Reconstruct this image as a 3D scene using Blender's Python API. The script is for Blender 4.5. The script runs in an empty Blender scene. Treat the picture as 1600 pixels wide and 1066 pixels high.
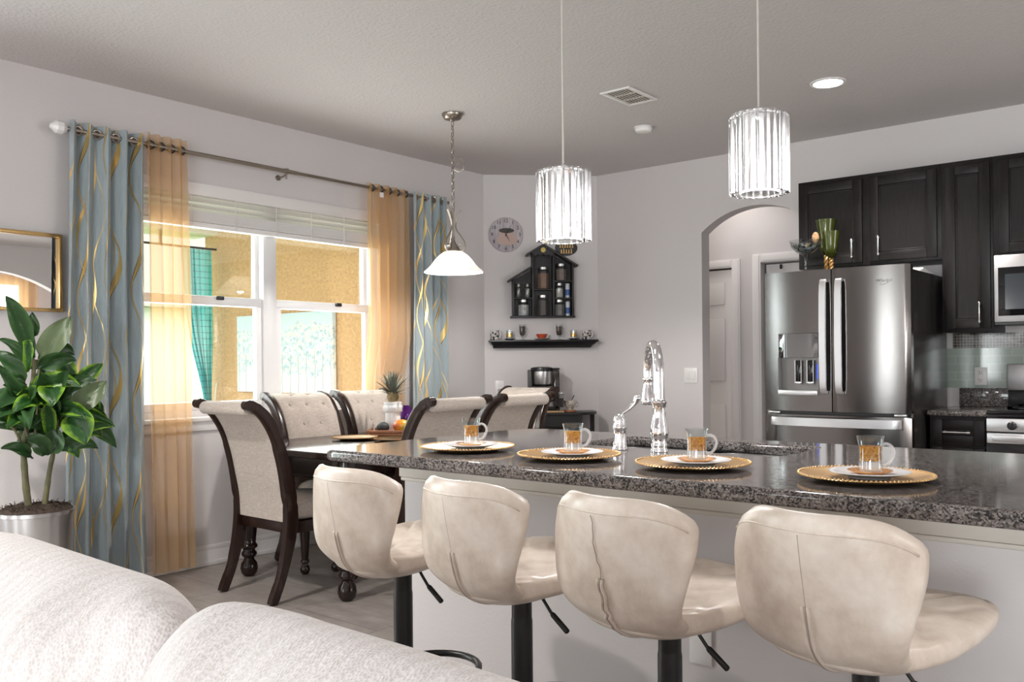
import bpy, bmesh, math, random
from math import sin, cos, pi, radians as R, sqrt, atan2
from mathutils import Vector, Matrix
random.seed(7)
S = bpy.context.scene
C = S.collection
H = 2.7791          # ceiling height
YK = 6.1808         # kitchen wall
XR = 0.6775         # right end of the diagonal wall
YL = YK - XR        # left end of the diagonal wall

# ------------------------------------------------------------------ mesh helpers
def spline(pts, n=8):
    """Catmull-Rom through pts."""
    P = [Vector(p) for p in pts]
    P = [P[0] * 2 - P[1]] + P + [P[-1] * 2 - P[-2]]
    out = []
    for i in range(1, len(P) - 2):
        a, b, c, d = P[i - 1], P[i], P[i + 1], P[i + 2]
        for k in range(n):
            t = k / n
            out.append(0.5 * ((2 * b) + (c - a) * t + (2 * a - 5 * b + 4 * c - d) * t * t + (3 * b - a - 3 * c + d) * t ** 3))
    out.append(P[-2].copy())
    return out

class MB:
    def __init__(self):
        self.bm = bmesh.new()
        self.uv = None
    def box(self, x0, x1, y0, y1, z0, z1, bev=0.0, seg=2, M=None):
        if x0 > x1: x0, x1 = x1, x0
        if y0 > y1: y0, y1 = y1, y0
        if z0 > z1: z0, z1 = z1, z0
        b = self.bm
        v = [b.verts.new((x, y, z)) for x in (x0, x1) for y in (y0, y1) for z in (z0, z1)]
        fs = [(0, 1, 3, 2), (4, 6, 7, 5), (0, 4, 5, 1), (2, 3, 7, 6), (0, 2, 6, 4), (1, 5, 7, 3)]
        f = [b.faces.new([v[i] for i in q]) for q in fs]
        geo = v
        if bev > 0:
            bev = min(bev, (x1 - x0) * .49, (y1 - y0) * .49, (z1 - z0) * .49)
            es = list({e for q in f for e in q.edges})
            r = bmesh.ops.bevel(b, geom=es, offset=bev, segments=seg, profile=0.5, affect='EDGES')
            geo = list({w for q in r['faces'] for w in q.verts} | {w for w in v if w.is_valid})
        if M is not None:
            bmesh.ops.transform(b, matrix=M, verts=geo)
        return self
    def prism(self, poly, z0, z1, M=None, bev=0.0, seg=2):
        b = self.bm
        n = len(poly)
        lo = [b.verts.new((p[0], p[1], z0)) for p in poly]
        hi = [b.verts.new((p[0], p[1], z1)) for p in poly]
        f = [b.faces.new(lo[::-1]), b.faces.new(hi)]
        for i in range(n):
            j = (i + 1) % n
            f.append(b.faces.new((lo[i], lo[j], hi[j], hi[i])))
        geo = lo + hi
        if bev > 0:
            es = list(f[0].edges) + list(f[1].edges)
            r = bmesh.ops.bevel(b, geom=es, offset=bev, segments=seg, profile=0.5, affect='EDGES')
            geo = list({w for q in r['faces'] for w in q.verts} | {w for w in geo if w.is_valid})
        if M is not None:
            bmesh.ops.transform(b, matrix=M, verts=geo)
        return self
    def lathe(self, prof, c=(0, 0, 0), seg=32, M=None, arc=None):
        b = self.bm
        rings = []
        for r, z in prof:
            if r < 1e-6:
                rings.append([b.verts.new((0, 0, z))])
            else:
                rings.append([b.verts.new((r * cos(2 * pi * i / seg), r * sin(2 * pi * i / seg), z)) for i in range(seg)])
        for A, B in zip(rings, rings[1:]):
            if len(A) == 1 and len(B) == 1:
                continue
            for i in range(seg):
                j = (i + 1) % seg
                if len(A) == 1:
                    b.faces.new((A[0], B[j], B[i]))
                elif len(B) == 1:
                    b.faces.new((A[i], A[j], B[0]))
                else:
                    b.faces.new((A[i], A[j], B[j], B[i]))
        vs = [v for q in rings for v in q]
        m = Matrix.Translation(c)
        if M is not None:
            m = m @ M
        bmesh.ops.transform(b, matrix=m, verts=vs)
        return self
    def tube(self, pts, r, seg=8, closed=False, cap=True, sx=1.0):
        b = self.bm
        P = [Vector(p) for p in pts]
        n = len(P)
        rr = r if isinstance(r, (list, tuple)) else [r] * n
        T = []
        for i in range(n):
            a = P[(i - 1) % n] if (closed or i > 0) else P[i]
            d = P[(i + 1) % n] if (closed or i < n - 1) else P[i]
            T.append((d - a).normalized())
        up = Vector((0, 0, 1)) if abs(T[0].z) < 0.9 else Vector((1, 0, 0))
        N = (up - T[0] * up.dot(T[0])).normalized()
        rings = []
        for i in range(n):
            N = (N - T[i] * N.dot(T[i]))
            N = N.normalized() if N.length > 1e-6 else T[i].orthogonal().normalized()
            B = T[i].cross(N)
            rings.append([b.verts.new(P[i] + (N * cos(2 * pi * k / seg) * sx + B * sin(2 * pi * k / seg)) * rr[i]) for k in range(seg)])
        m = n if closed else n - 1
        for i in range(m):
            A, B = rings[i], rings[(i + 1) % n]
            for k in range(seg):
                l = (k + 1) % seg
                b.faces.new((A[k], A[l], B[l], B[k]))
        if cap and not closed:
            b.faces.new(rings[0][::-1]); b.faces.new(rings[-1])
        return self
    def cyl(self, p0, p1, r0, r1=None, seg=16):
        return self.tube([p0, p1], [r0, r1 if r1 is not None else r0], seg)
    def sphere(self, c, r, sx=1, sy=1, sz=1, seg=20, M=None):
        b = self.bm
        m = Matrix.Translation(c)
        if M is not None: m = m @ M
        m = m @ Matrix.Diagonal((r * sx, r * sy, r * sz, 1))
        bmesh.ops.create_uvsphere(b, u_segments=seg, v_segments=max(8, seg // 2), radius=1, matrix=m)
        return self
    def grid(self, f, nu, nv, closeu=False, uv=None):
        b = self.bm
        V = [[b.verts.new(f(i / nu, j / nv)) for i in range(nu if closeu else nu + 1)] for j in range(nv + 1)]
        if uv and self.uv is None:
            self.uv = b.loops.layers.uv.new('UVMap')
        for j in range(nv):
            for i in range(nu):
                i2 = (i + 1) % nu if closeu else i + 1
                q = b.faces.new((V[j][i], V[j][i2], V[j + 1][i2], V[j + 1][i]))
                if uv:
                    for l, (a, c) in zip(q.loops, ((i, j), (i + 1, j), (i + 1, j + 1), (i, j + 1))):
                        l[self.uv].uv = uv(a / nu, c / nv)
        return V
    def sweep(self, pts, w, x0, x1, bev=0.0):
        """a board: centre line pts in the yz plane, widths w along its normal, between x0 and x1"""
        b = self.bm
        n = len(pts)
        L, Q = [], []
        for i in range(n):
            a = Vector(pts[max(i - 1, 0)]); d = Vector(pts[min(i + 1, n - 1)])
            t = (d - a).normalized(); nn = Vector((t.y, -t.x))
            ww = w[i] if isinstance(w, (list, tuple)) else w
            c = Vector(pts[i])
            L.append(c + nn * ww / 2); Q.append(c - nn * ww / 2)
        poly = L + Q[::-1]
        A = [b.verts.new((x0, p.x, p.y)) for p in poly]
        B = [b.verts.new((x1, p.x, p.y)) for p in poly]
        m = len(poly)
        fs = []
        for i in range(n - 1):
            j = m - 1 - i
            fs.append(b.faces.new((A[i], A[i + 1], A[j - 1], A[j])))
            fs.append(b.faces.new((B[i], B[j], B[j - 1], B[i + 1])))
        sides = []
        for i in range(m):
            k = (i + 1) % m
            sides.append(b.faces.new((A[i], B[i], B[k], A[k])))
        if bev > 0:
            es = [e for e in {e for q in sides for e in q.edges} if abs(e.verts[0].co.x - e.verts[1].co.x) < 1e-9]
            bmesh.ops.bevel(b, geom=es, offset=bev, segments=2, profile=0.5, affect='EDGES')
        return self
    def add(self, me, M=None):
        self.bm.from_mesh(me)
        return self
    def build(self, name, mat, parent=None, smooth=40, mats=None):
        bm = self.bm
        bmesh.ops.recalc_face_normals(bm, faces=bm.faces)
        me = bpy.data.meshes.new(name)
        bm.to_mesh(me); bm.free()
        for m in (mats or [mat]):
            me.materials.append(m)
        if smooth:
            me.shade_smooth()
            if smooth < 180:
                me.set_sharp_from_angle(angle=R(smooth))
        o = bpy.data.objects.new(name, me)
        C.objects.link(o)
        if parent is not None:
            o.parent = parent
        return o

def tag(o, label, cat, group=None, kind=None):
    o['label'] = label; o['category'] = cat
    if group: o['group'] = group
    if kind: o['kind'] = kind
    return o
def thing(name, label, cat, loc=(0, 0, 0), rz=0.0, group=None):
    o = bpy.data.objects.new(name, None); C.objects.link(o)
    o.empty_display_size = 0.05
    o.location = loc; o.rotation_euler = (0, 0, rz)
    return tag(o, label, cat, group)
def struct(o, label, cat):
    return tag(o, label, cat, kind='structure')
KIDS = {}
def dup(root, label, loc=None, rz=None, group=None, scale=None):
    def rec(o, par):
        c = o.copy(); C.objects.link(c)
        if par is not None: c.parent = par
        for ch in list(o.children):
            rec(ch, c)
        return c
    r = rec(root, None)
    r['label'] = label
    if loc is not None: r.location = loc
    if rz is not None: r.rotation_euler[2] = rz
    if group: r['group'] = group
    if scale: r.scale = scale
    return r
def dl(u, off, z):
    """point on the diagonal wall: u along it, off out of it"""
    q = 2 ** -.5
    return (u * q + off * q, YL + u * q - off * q, z)
D45 = pi / 4
def textmesh(s, size, ext=0.0, align='CENTER', shear=0.0, font_bold=False):
    cu = bpy.data.curves.new('lettering', 'FONT')
    cu.body = s; cu.size = size; cu.extrude = ext; cu.align_x = align; cu.align_y = 'CENTER'; cu.shear = shear
    cu.resolution_u = 3
    o = bpy.data.objects.new('lettering', cu); C.objects.link(o)
    dg = bpy.context.evaluated_depsgraph_get()
    me = bpy.data.meshes.new_from_object(o.evaluated_get(dg))
    bpy.data.objects.remove(o); bpy.data.curves.remove(cu)
    return me
def add_text(mb, s, size, M, ext=0.0005, shear=0.0):
    me = textmesh(s, size, ext, shear=shear)
    me.transform(M)
    mb.bm.from_mesh(me)
    bpy.data.meshes.remove(me)

# ------------------------------------------------------------------ materials
def new_mat(name):
    m = bpy.data.materials.new(name); m.use_nodes = True
    nt = m.node_tree
    for n in list(nt.nodes):
        nt.nodes.remove(n)
    out = nt.nodes.new('ShaderNodeOutputMaterial')
    return m, nt, out
def nd(nt, t, **kw):
    n = nt.nodes.new(t)
    for k, v in kw.items():
        if k.startswith('i_'):
            n.inputs[k[2:].replace('_', ' ')].default_value = v
        else:
            setattr(n, k, v)
    return n
def mth(nt, op, a, b=None, c=None):
    n = nt.nodes.new('ShaderNodeMath'); n.operation = op
    for i, x in enumerate((a, b, c)):
        if x is None: continue
        if isinstance(x, (int, float)): n.inputs[i].default_value = x
        else: nt.links.new(x, n.inputs[i])
    return n.outputs[0]
def coords(nt, scale=(1, 1, 1), kind='Object', rot=(0, 0, 0)):
    tc = nt.nodes.new('ShaderNodeTexCoord'); mp = nt.nodes.new('ShaderNodeMapping')
    mp.inputs['Scale'].default_value = scale
    mp.inputs['Rotation'].default_value = rot
    nt.links.new(tc.outputs[kind], mp.inputs['Vector'])
    return mp.outputs[0]
def noise(nt, vec, scale, detail=3, rough=.55):
    n = nt.nodes.new('ShaderNodeTexNoise')
    n.inputs['Scale'].default_value = scale; n.inputs['Detail'].default_value = detail; n.inputs['Roughness'].default_value = rough
    nt.links.new(vec, n.inputs['Vector'])
    return n.outputs['Fac']
def ramp(nt, fac, stops, interp='LINEAR'):
    n = nt.nodes.new('ShaderNodeValToRGB'); n.color_ramp.interpolation = interp
    e = n.color_ramp.elements
    while len(e) > 1: e.remove(e[-1])
    e[0].position = stops[0][0]; e[0].color = (*stops[0][1], 1)
    for p, c in stops[1:]:
        k = e.new(p); k.color = (*c, 1)
    nt.links.new(fac, n.inputs[0])
    return n.outputs[0]
def bump(nt, h, strength=.3, dist=.002):
    n = nt.nodes.new('ShaderNodeBump'); n.inputs['Strength'].default_value = strength; n.inputs['Distance'].default_value = dist
    nt.links.new(h, n.inputs['Height'])
    return n.outputs[0]
def prin(nt, out, col, rough=.5, metal=0, **kw):
    p = nt.nodes.new('ShaderNodeBsdfPrincipled')
    for k, v in (('Base Color', col), ('Roughness', rough), ('Metallic', metal)):
        if isinstance(v, tuple): p.inputs[k].default_value = (*v, 1)
        elif isinstance(v, (int, float)): p.inputs[k].default_value = v
        else: nt.links.new(v, p.inputs[k])
    for k, v in kw.items():
        k = k.replace('_', ' ')
        if isinstance(v, (int, float)): p.inputs[k].default_value = v
        elif isinstance(v, tuple): p.inputs[k].default_value = (*v, 1) if len(v) == 3 else v
        else: nt.links.new(v, p.inputs[k])
    nt.links.new(p.outputs[0], out.inputs[0])
    return p
def simple(name, col, rough=.5, metal=0, nscale=0, nstr=.2, ndist=.002, var=0, vscale=5, **kw):
    m, nt, out = new_mat(name)
    c = col
    if nscale or var:
        v = coords(nt)
    if var:
        f = noise(nt, v, vscale, 4)
        c = ramp(nt, f, [(.3, tuple(x * (1 - var) for x in col)), (.7, tuple(min(1, x * (1 + var)) for x in col))])
    if nscale:
        kw['Normal'] = bump(nt, noise(nt, v, nscale, 3), nstr, ndist)
    prin(nt, out, c, rough, metal, **kw)
    return m
def emit(name, col, strength):
    m, nt, out = new_mat(name)
    e = nd(nt, 'ShaderNodeEmission'); e.inputs[0].default_value = (*col, 1); e.inputs[1].default_value = strength
    nt.links.new(e.outputs[0], out.inputs[0])
    return m
def thin_glass(name, tint=(1, 1, 1), refl=1.0, rough=0.0):
    """thin clear glass: see-through with a fresnel sheen"""
    m, nt, out = new_mat(name)
    t = nd(nt, 'ShaderNodeBsdfTransparent'); t.inputs[0].default_value = (*tint, 1)
    g = nd(nt, 'ShaderNodeBsdfGlossy'); g.inputs['Roughness'].default_value = rough
    lw = nd(nt, 'ShaderNodeLayerWeight'); lw.inputs[0].default_value = .5
    mx = nd(nt, 'ShaderNodeMixShader')
    nt.links.new(mth(nt, 'MULTIPLY', mth(nt, 'MULTIPLY_ADD', mth(nt, 'POWER', lw.outputs['Facing'], 4.0), .85, .05), refl), mx.inputs[0])
    nt.links.new(t.outputs[0], mx.inputs[1]); nt.links.new(g.outputs[0], mx.inputs[2])
    nt.links.new(mx.outputs[0], out.inputs[0])
    return m
def glass(name, tint=(1, 1, 1), ior=1.5, rough=0.0):
    m, nt, out = new_mat(name)
    g = nd(nt, 'ShaderNodeBsdfGlass'); g.inputs[0].default_value = (*tint, 1); g.inputs['IOR'].default_value = ior; g.inputs['Roughness'].default_value = rough
    nt.links.new(g.outputs[0], out.inputs[0])
    return m

M_ = {}
M_['wall'] = simple('wall_paint', (.657, .622, .622), .6, nscale=90, nstr=.25, ndist=.003)
M_['ceiling'] = simple('ceiling_paint', (.60, .568, .562), .8, nscale=55, nstr=.8, ndist=.006)
M_['white'] = simple('white_trim', (.78, .75, .745), .35)
M_['plastic'] = simple('white_plastic', (.82, .80, .79), .3)
M_['vinyl'] = simple('white_vinyl', (.80, .79, .80), .35)
M_['darkwood'] = None
def wood(name, c1, c2, rough=.3, scale=3, coat=0.0, spec=.5):
    m, nt, out = new_mat(name)
    v = coords(nt, (14 * scale, 14 * scale, 1.2 * scale))
    f = noise(nt, v, 2.2, 5, .6)
    c = ramp(nt, f, [(.3, c1), (.72, c2)])
    prin(nt, out, c, rough, 0, Specular_IOR_Level=spec, Coat_Weight=coat, Coat_Roughness=.12, Normal=bump(nt, f, .06, .002))
    return m
M_['chairwood'] = wood('chair_wood', (.013, .0055, .0038), (.034, .014, .009), .26)
M_['tablewood'] = wood('table_wood', (.010, .005, .0045), (.022, .011, .009), .16)
M_['cabwood'] = wood('cabinet_wood', (.0085, .0070, .0068), (.017, .0140, .0135), .40, spec=.22)
M_['traywood'] = wood('tray_wood', (.22, .075, .03), (.36, .14, .06), .4)
M_['black'] = simple('black_satin', (.008, .008, .009), .35)
M_['blackgloss'] = simple('black_gloss', (.006, .006, .007), .08)
M_['rackblack'] = simple('black_painted_wood', (.016, .013, .014), .45)
M_['chrome'] = simple('chrome', (.86, .86, .88), .05, 1)
M_['nickel'] = simple('brushed_nickel', (.34, .30, .26), .28, 1)
M_['gold'] = simple('gold', (.62, .36, .12), .24, 1)
M_['goldframe'] = simple('gold_frame', (.70, .47, .20), .30, 1)
M_['porcelain'] = simple('white_porcelain', (.84, .83, .84), .12)
M_['mirror'] = simple('mirror_glass', (.93, .93, .92), .0, 1)
M_['steelbowl'] = simple('sink_steel', (.62, .61, .60), .28, 1)
def steel(name, col, rough, an=.7):
    m, nt, out = new_mat(name)
    v = coords(nt, (1, 1, 160))
    f = noise(nt, v, 3, 2)
    tg = nd(nt, 'ShaderNodeTangent', direction_type='RADIAL', axis='Z')
    p = prin(nt, out, col, rough, 1, Anisotropic=an, Anisotropic_Rotation=.25)
    nt.links.new(tg.outputs[0], p.inputs['Tangent'])
    nt.links.new(bump(nt, f, .03, .001), p.inputs['Normal'])
    return m
M_['steel'] = steel('stainless_door', (.165, .155, .150), .17, .85)
M_['steelbright'] = steel('stainless_handle', (.62, .61, .62), .34, .2)
M_['fridgeside'] = simple('fridge_side', (.050, .046, .043), .22, .6)
# fabric of the dining chairs
def fabric(name, c1, c2, sc=(260, 260, 260), rough=.9, str_=.5):
    m, nt, out = new_mat(name)
    v = coords(nt, (1, 1, 1))
    w1 = noise(nt, coords(nt, (sc[0] * .12, sc[1] * .12, sc[2])), 1.0, 3, .7)
    w2 = noise(nt, coords(nt, (sc[0], sc[1], sc[2] * .15)), 1.0, 2, .6)
    f = mth(nt, 'MULTIPLY_ADD', w1, .6, mth(nt, 'MULTIPLY', w2, .4))
    c = ramp(nt, f, [(.36, c1), (.62, c2)])
    prin(nt, out, c, rough, 0, Sheen_Weight=.25, Normal=bump(nt, f, str_, .001))
    return m
M_['linen'] = fabric('oatmeal_linen', (.40, .335, .285), (.60, .53, .475))
# granite
def granite():
    m, nt, out = new_mat('speckled_granite')
    v = coords(nt)
    vo = nd(nt, 'ShaderNodeTexVoronoi'); vo.inputs['Scale'].default_value = 235
    nt.links.new(v, vo.inputs['Vector'])
    sep = nd(nt, 'ShaderNodeSeparateColor'); nt.links.new(vo.outputs['Color'], sep.inputs[0])
    n1 = noise(nt, v, 95, 4, .65)
    f = mth(nt, 'MULTIPLY_ADD', sep.outputs[0], .46, mth(nt, 'MULTIPLY_ADD', noise(nt, v, 34, 3, .6), .42, mth(nt, 'MULTIPLY', n1, .24)))
    c = ramp(nt, f, [(.30, (.008, .008, .009)), (.44, (.045, .041, .040)), (.58, (.14, .122, .115)), (.74, (.22, .195, .185)), (.88, (.32, .295, .285))])
    prin(nt, out, c, .09, 0, Specular_IOR_Level=.36)
    return m
M_['granite'] = granite()
# floor tile
def floor_tile():
    m, nt, out = new_mat('grey_floor_tile')
    v = coords(nt)
    br = nd(nt, 'ShaderNodeTexBrick'); br.offset = .5; br.inputs['Scale'].default_value = 1
    br.inputs['Brick Width'].default_value = .60; br.inputs['Row Height'].default_value = .60
    br.inputs['Mortar Size'].default_value = .0022; br.inputs['Mortar Smooth'].default_value = .2
    nt.links.new(coords(nt, (1, 1, 1), rot=(0, 0, R(90))), br.inputs['Vector'])
    n1 = noise(nt, coords(nt, (2.2, 9, 1)), 1.6, 6, .65)
    n2 = noise(nt, v, 14, 5, .6)
    f = mth(nt, 'MULTIPLY_ADD', n1, .65, mth(nt, 'MULTIPLY', n2, .35))
    c = ramp(nt, f, [(.32, (.24, .208, .19)), (.52, (.33, .293, .272)), (.72, (.42, .385, .36))])
    mx = nd(nt, 'ShaderNodeMix', data_type='RGBA')
    nt.links.new(br.outputs['Fac'], mx.inputs[0]); nt.links.new(c, mx.inputs[6]); mx.inputs[7].default_value = (.11, .095, .088, 1)
    prin(nt, out, mx.outputs[2], .38, 0, Normal=bump(nt, mth(nt, 'SUBTRACT', f, br.outputs['Fac']), .15, .003))
    return m
M_['floor'] = floor_tile()
# stool leather
def leather():
    m, nt, out = new_mat('beige_leather')
    v = coords(nt)
    f = noise(nt, v, 11, 5, .62)
    f2 = noise(nt, v, 3.5, 3, .5)
    g = mth(nt, 'MULTIPLY_ADD', f, .6, mth(nt, 'MULTIPLY', f2, .4))
    c = ramp(nt, g, [(.36, (.53, .435, .36)), (.50, (.69, .60, .52)), (.63, (.80, .72, .65))])  # leather mottle, its contrast raised to stand for uneven light on the stools
    prin(nt, out, c, .36, 0, Normal=bump(nt, noise(nt, v, 320, 3), .10, .001))
    return m
M_['leather'] = leather()
M_['leatherdark'] = simple('seam_thread', (.36, .29, .24), .5)
# sofa chenille
def chenille():
    m, nt, out = new_mat('white_chenille')
    w = nd(nt, 'ShaderNodeTexWave', wave_type='BANDS', bands_direction='X', wave_profile='SIN')
    w.inputs['Scale'].default_value = 9; w.inputs['Distortion'].default_value = 7.0; w.inputs['Detail'].default_value = 3; w.inputs['Detail Scale'].default_value = 1.5
    nt.links.new(coords(nt, (1.3, .5, .5)), w.inputs['Vector'])
    vo = nd(nt, 'ShaderNodeTexVoronoi'); vo.inputs['Scale'].default_value = 330
    nt.links.new(coords(nt, (1, .6, .6)), vo.inputs['Vector'])
    h = mth(nt, 'MULTIPLY_ADD', w.outputs['Fac'], .30, mth(nt, 'MULTIPLY', vo.outputs['Distance'], .8))
    c = ramp(nt, h, [(.1, (.62, .575, .555)), (.6, (.76, .72, .71)), (.95, (.82, .785, .785))])
    prin(nt, out, c, .95, 0, Sheen_Weight=.3, Normal=bump(nt, h, .45, .004))
    return m
M_['chenille'] = chenille()
# blue curtain with gold waves (UV in metres of cloth)
def curtain_mat():
    m, nt, out = new_mat('blue_curtain_gold_waves')
    tc = nd(nt, 'ShaderNodeTexCoord'); sp = nd(nt, 'ShaderNodeSeparateXYZ'); nt.links.new(tc.outputs['UV'], sp.inputs[0])
    u, v = sp.outputs[0], sp.outputs[1]
    def strand(P, L, A, ph, w0, w1, wph, k):
        t = mth(nt, 'DIVIDE', mth(nt, 'ADD', u, ph * P), P)
        cell = mth(nt, 'FLOOR', t); fr = mth(nt, 'FRACT', t)
        ang = mth(nt, 'ADD', mth(nt, 'MULTIPLY', v, 2 * pi / L), mth(nt, 'MULTIPLY', cell, k))
        off = mth(nt, 'MULTIPLY', mth(nt, 'SINE', ang), A)
        d = mth(nt, 'ABSOLUTE', mth(nt, 'SUBTRACT', mth(nt, 'SUBTRACT', fr, .5), off))
        ww = mth(nt, 'MAXIMUM', mth(nt, 'SINE', mth(nt, 'ADD', ang, wph)), 0.0)
        w = mth(nt, 'MULTIPLY_ADD', mth(nt, 'POWER', ww, 2.0), w1, w0)
        return mth(nt, 'LESS_THAN', d, w)
    g1 = strand(.092, .64, .29, 0.0, .020, .090, .9, 2.4)
    g2 = strand(.125, .74, .26, .37, .013, .040, 2.6, 1.7)
    g3 = strand(.092, .64, .29, .0, .030, .092, 1.25, 2.4)
    gold = mth(nt, 'MAXIMUM', g1, g2)
    base = ramp(nt, noise(nt, coords(nt, (60, 60, 4)), 3, 2), [(.3, (.30, .355, .38)), (.7, (.37, .43, .455))])
    mx = nd(nt, 'ShaderNodeMix', data_type='RGBA'); nt.links.new(g3, mx.inputs[0]); nt.links.new(base, mx.inputs[6]); mx.inputs[7].default_value = (.17, .14, .085, 1)
    a = nd(nt, 'ShaderNodeBsdfPrincipled'); nt.links.new(mx.outputs[2], a.inputs['Base Color']); a.inputs['Roughness'].default_value = .75
    b = nd(nt, 'ShaderNodeBsdfPrincipled'); b.inputs['Base Color'].default_value = (.80, .56, .22, 1); b.inputs['Metallic'].default_value = .75; b.inputs['Roughness'].default_value = .32
    mxs = nd(nt, 'ShaderNodeMixShader')
    nt.links.new(gold, mxs.inputs[0]); nt.links.new(a.outputs[0], mxs.inputs[1]); nt.links.new(b.outputs[0], mxs.inputs[2])
    nt.links.new(mxs.outputs[0], out.inputs[0])
    return m
M_['curtain'] = curtain_mat()
def sheer_mat(name, col, alpha=.42, trans=.6, weave=700, plaid=None):
    m, nt, out = new_mat(name)
    t = nd(nt, 'ShaderNodeBsdfTransparent'); t.inputs[0].default_value = (1, .97, .93, 1)
    d = nd(nt, 'ShaderNodeBsdfDiffuse'); tl = nd(nt, 'ShaderNodeBsdfTranslucent')
    if plaid:
        tc = nd(nt, 'ShaderNodeTexCoord'); sp = nd(nt, 'ShaderNodeSeparateXYZ'); nt.links.new(tc.outputs['UV'], sp.inputs[0])
        lu = mth(nt, 'LESS_THAN', mth(nt, 'FRACT', mth(nt, 'DIVIDE', sp.outputs[0], .055)), .14)
        lv = mth(nt, 'LESS_THAN', mth(nt, 'FRACT', mth(nt, 'DIVIDE', sp.outputs[1], .055)), .14)
        l = mth(nt, 'MAXIMUM', lu, lv)
        mx = nd(nt, 'ShaderNodeMix', data_type='RGBA'); nt.links.new(l, mx.inputs[0]); mx.inputs[6].default_value = (*col, 1); mx.inputs[7].default_value = (*plaid, 1)
        nt.links.new(mx.outputs[2], d.inputs[0]); nt.links.new(mx.outputs[2], tl.inputs[0])
    else:
        d.inputs[0].default_value = (*col, 1); tl.inputs[0].default_value = (*col, 1)
    m1 = nd(nt, 'ShaderNodeMixShader'); m1.inputs[0].default_value = trans
    nt.links.new(d.outputs[0], m1.inputs[1]); nt.links.new(tl.outputs[0], m1.inputs[2])
    m2 = nd(nt, 'ShaderNodeMixShader'); m2.inputs[0].default_value = 1 - alpha
    nt.links.new(t.outputs[0], m2.inputs[1]); nt.links.new(m1.outputs[0], m2.inputs[2])
    nt.links.new(m2.outputs[0], out.inputs[0])
    return m
M_['sheer'] = sheer_mat('golden_sheer', (.74, .46, .20), .50, .5)
M_['teal'] = sheer_mat('teal_plaid_voile', (.04, .56, .60), .22, .65, plaid=(.01, .30, .34))
M_['blind'] = sheer_mat('blind_slat', (.80, .78, .74), .02, .34)
M_['winglass'] = thin_glass('window_glass', (.97, .99, .985), 1.0)
M_['clear'] = thin_glass('clear_glass', (.93, .95, .95), 1.6, .02)
M_['crystal'] = glass('crystal', (1, 1, 1), 1.5)
M_['stucco'] = simple('orange_stucco', (.66, .395, .19), .9, nscale=42, nstr=1.0, ndist=.02, var=.14, vscale=38)
M_['beam'] = simple('lanai_ceiling', (.70, .66, .52), .8, nscale=30, nstr=.3)
M_['grass'] = simple('lawn_grass', (.16, .27, .06), .9, var=.3, vscale=3)
M_['concrete'] = simple('lanai_slab', (.55, .53, .50), .8, var=.1, vscale=4)
M_['house'] = simple('far_house_wall', (.70, .68, .64), .9)
M_['roof'] = simple('far_house_roof', (.40, .36, .33), .9)

# ------------------------------------------------------------------ the room
def wall_boxes(mb, rects, ax, a0, a1):
    """rects (s0,s1,z0,z1) in the wall plane; ax='x' -> wall normal is x"""
    for s0, s1, z0, z1 in rects:
        if ax == 'x': mb.box(a0, a1, s0, s1, z0, z1)
        else: mb.box(s0, s1, a0, a1, z0, z1)
XE, YB = 7.4, -4.6          # right wall, rear wall
XH = 9.4                    # room beyond the arch of the right wall
mb = MB(); mb.box(-.2, XH + .2, YB - .2, 8.2, -.12, 0)
struct(mb.build('floor', M_['floor'], smooth=0), 'grey stone-look tile floor of the room', 'floor')
mb = MB(); mb.box(-.2, XH + .2, YB - .2, 8.2, H, H + .12)
struct(mb.build('ceiling', M_['ceiling'], smooth=0), 'textured off-white ceiling over the room', 'ceiling')
# window wall: dining window and, farther back, a second window
WY0, WY1, WZ0, WZ1 = 2.49, 4.35, .905, 2.315
BY0, BY1, BZ0, BZ1 = .15, .80, .35, 2.25
mb = MB()
wall_boxes(mb, [(YB - .2, BY0, 0, H), (BY0, BY1, 0, BZ0), (BY0, BY1, BZ1, H), (BY1, WY0, 0, H), (WY0, WY1, 0, WZ0), (WY0, WY1, WZ1, H), (WY1, YL + .05, 0, H)], 'x', -.18, 0)
struct(mb.build('wall_left', M_['wall'], smooth=0), 'pale window wall behind the dining table', 'wall')
mb = MB(); q = .12
mb.prism([dl(-.05, 0, 0)[:2], dl(XR * sqrt(2) + .05, 0, 0)[:2], dl(XR * sqrt(2) + .1, -.12, 0)[:2], dl(-.1, -.12, 0)[:2]], 0, H)
struct(mb.build('wall_corner', M_['wall'], smooth=0), 'narrow diagonal corner wall with the coffee shelf', 'wall')
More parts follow.
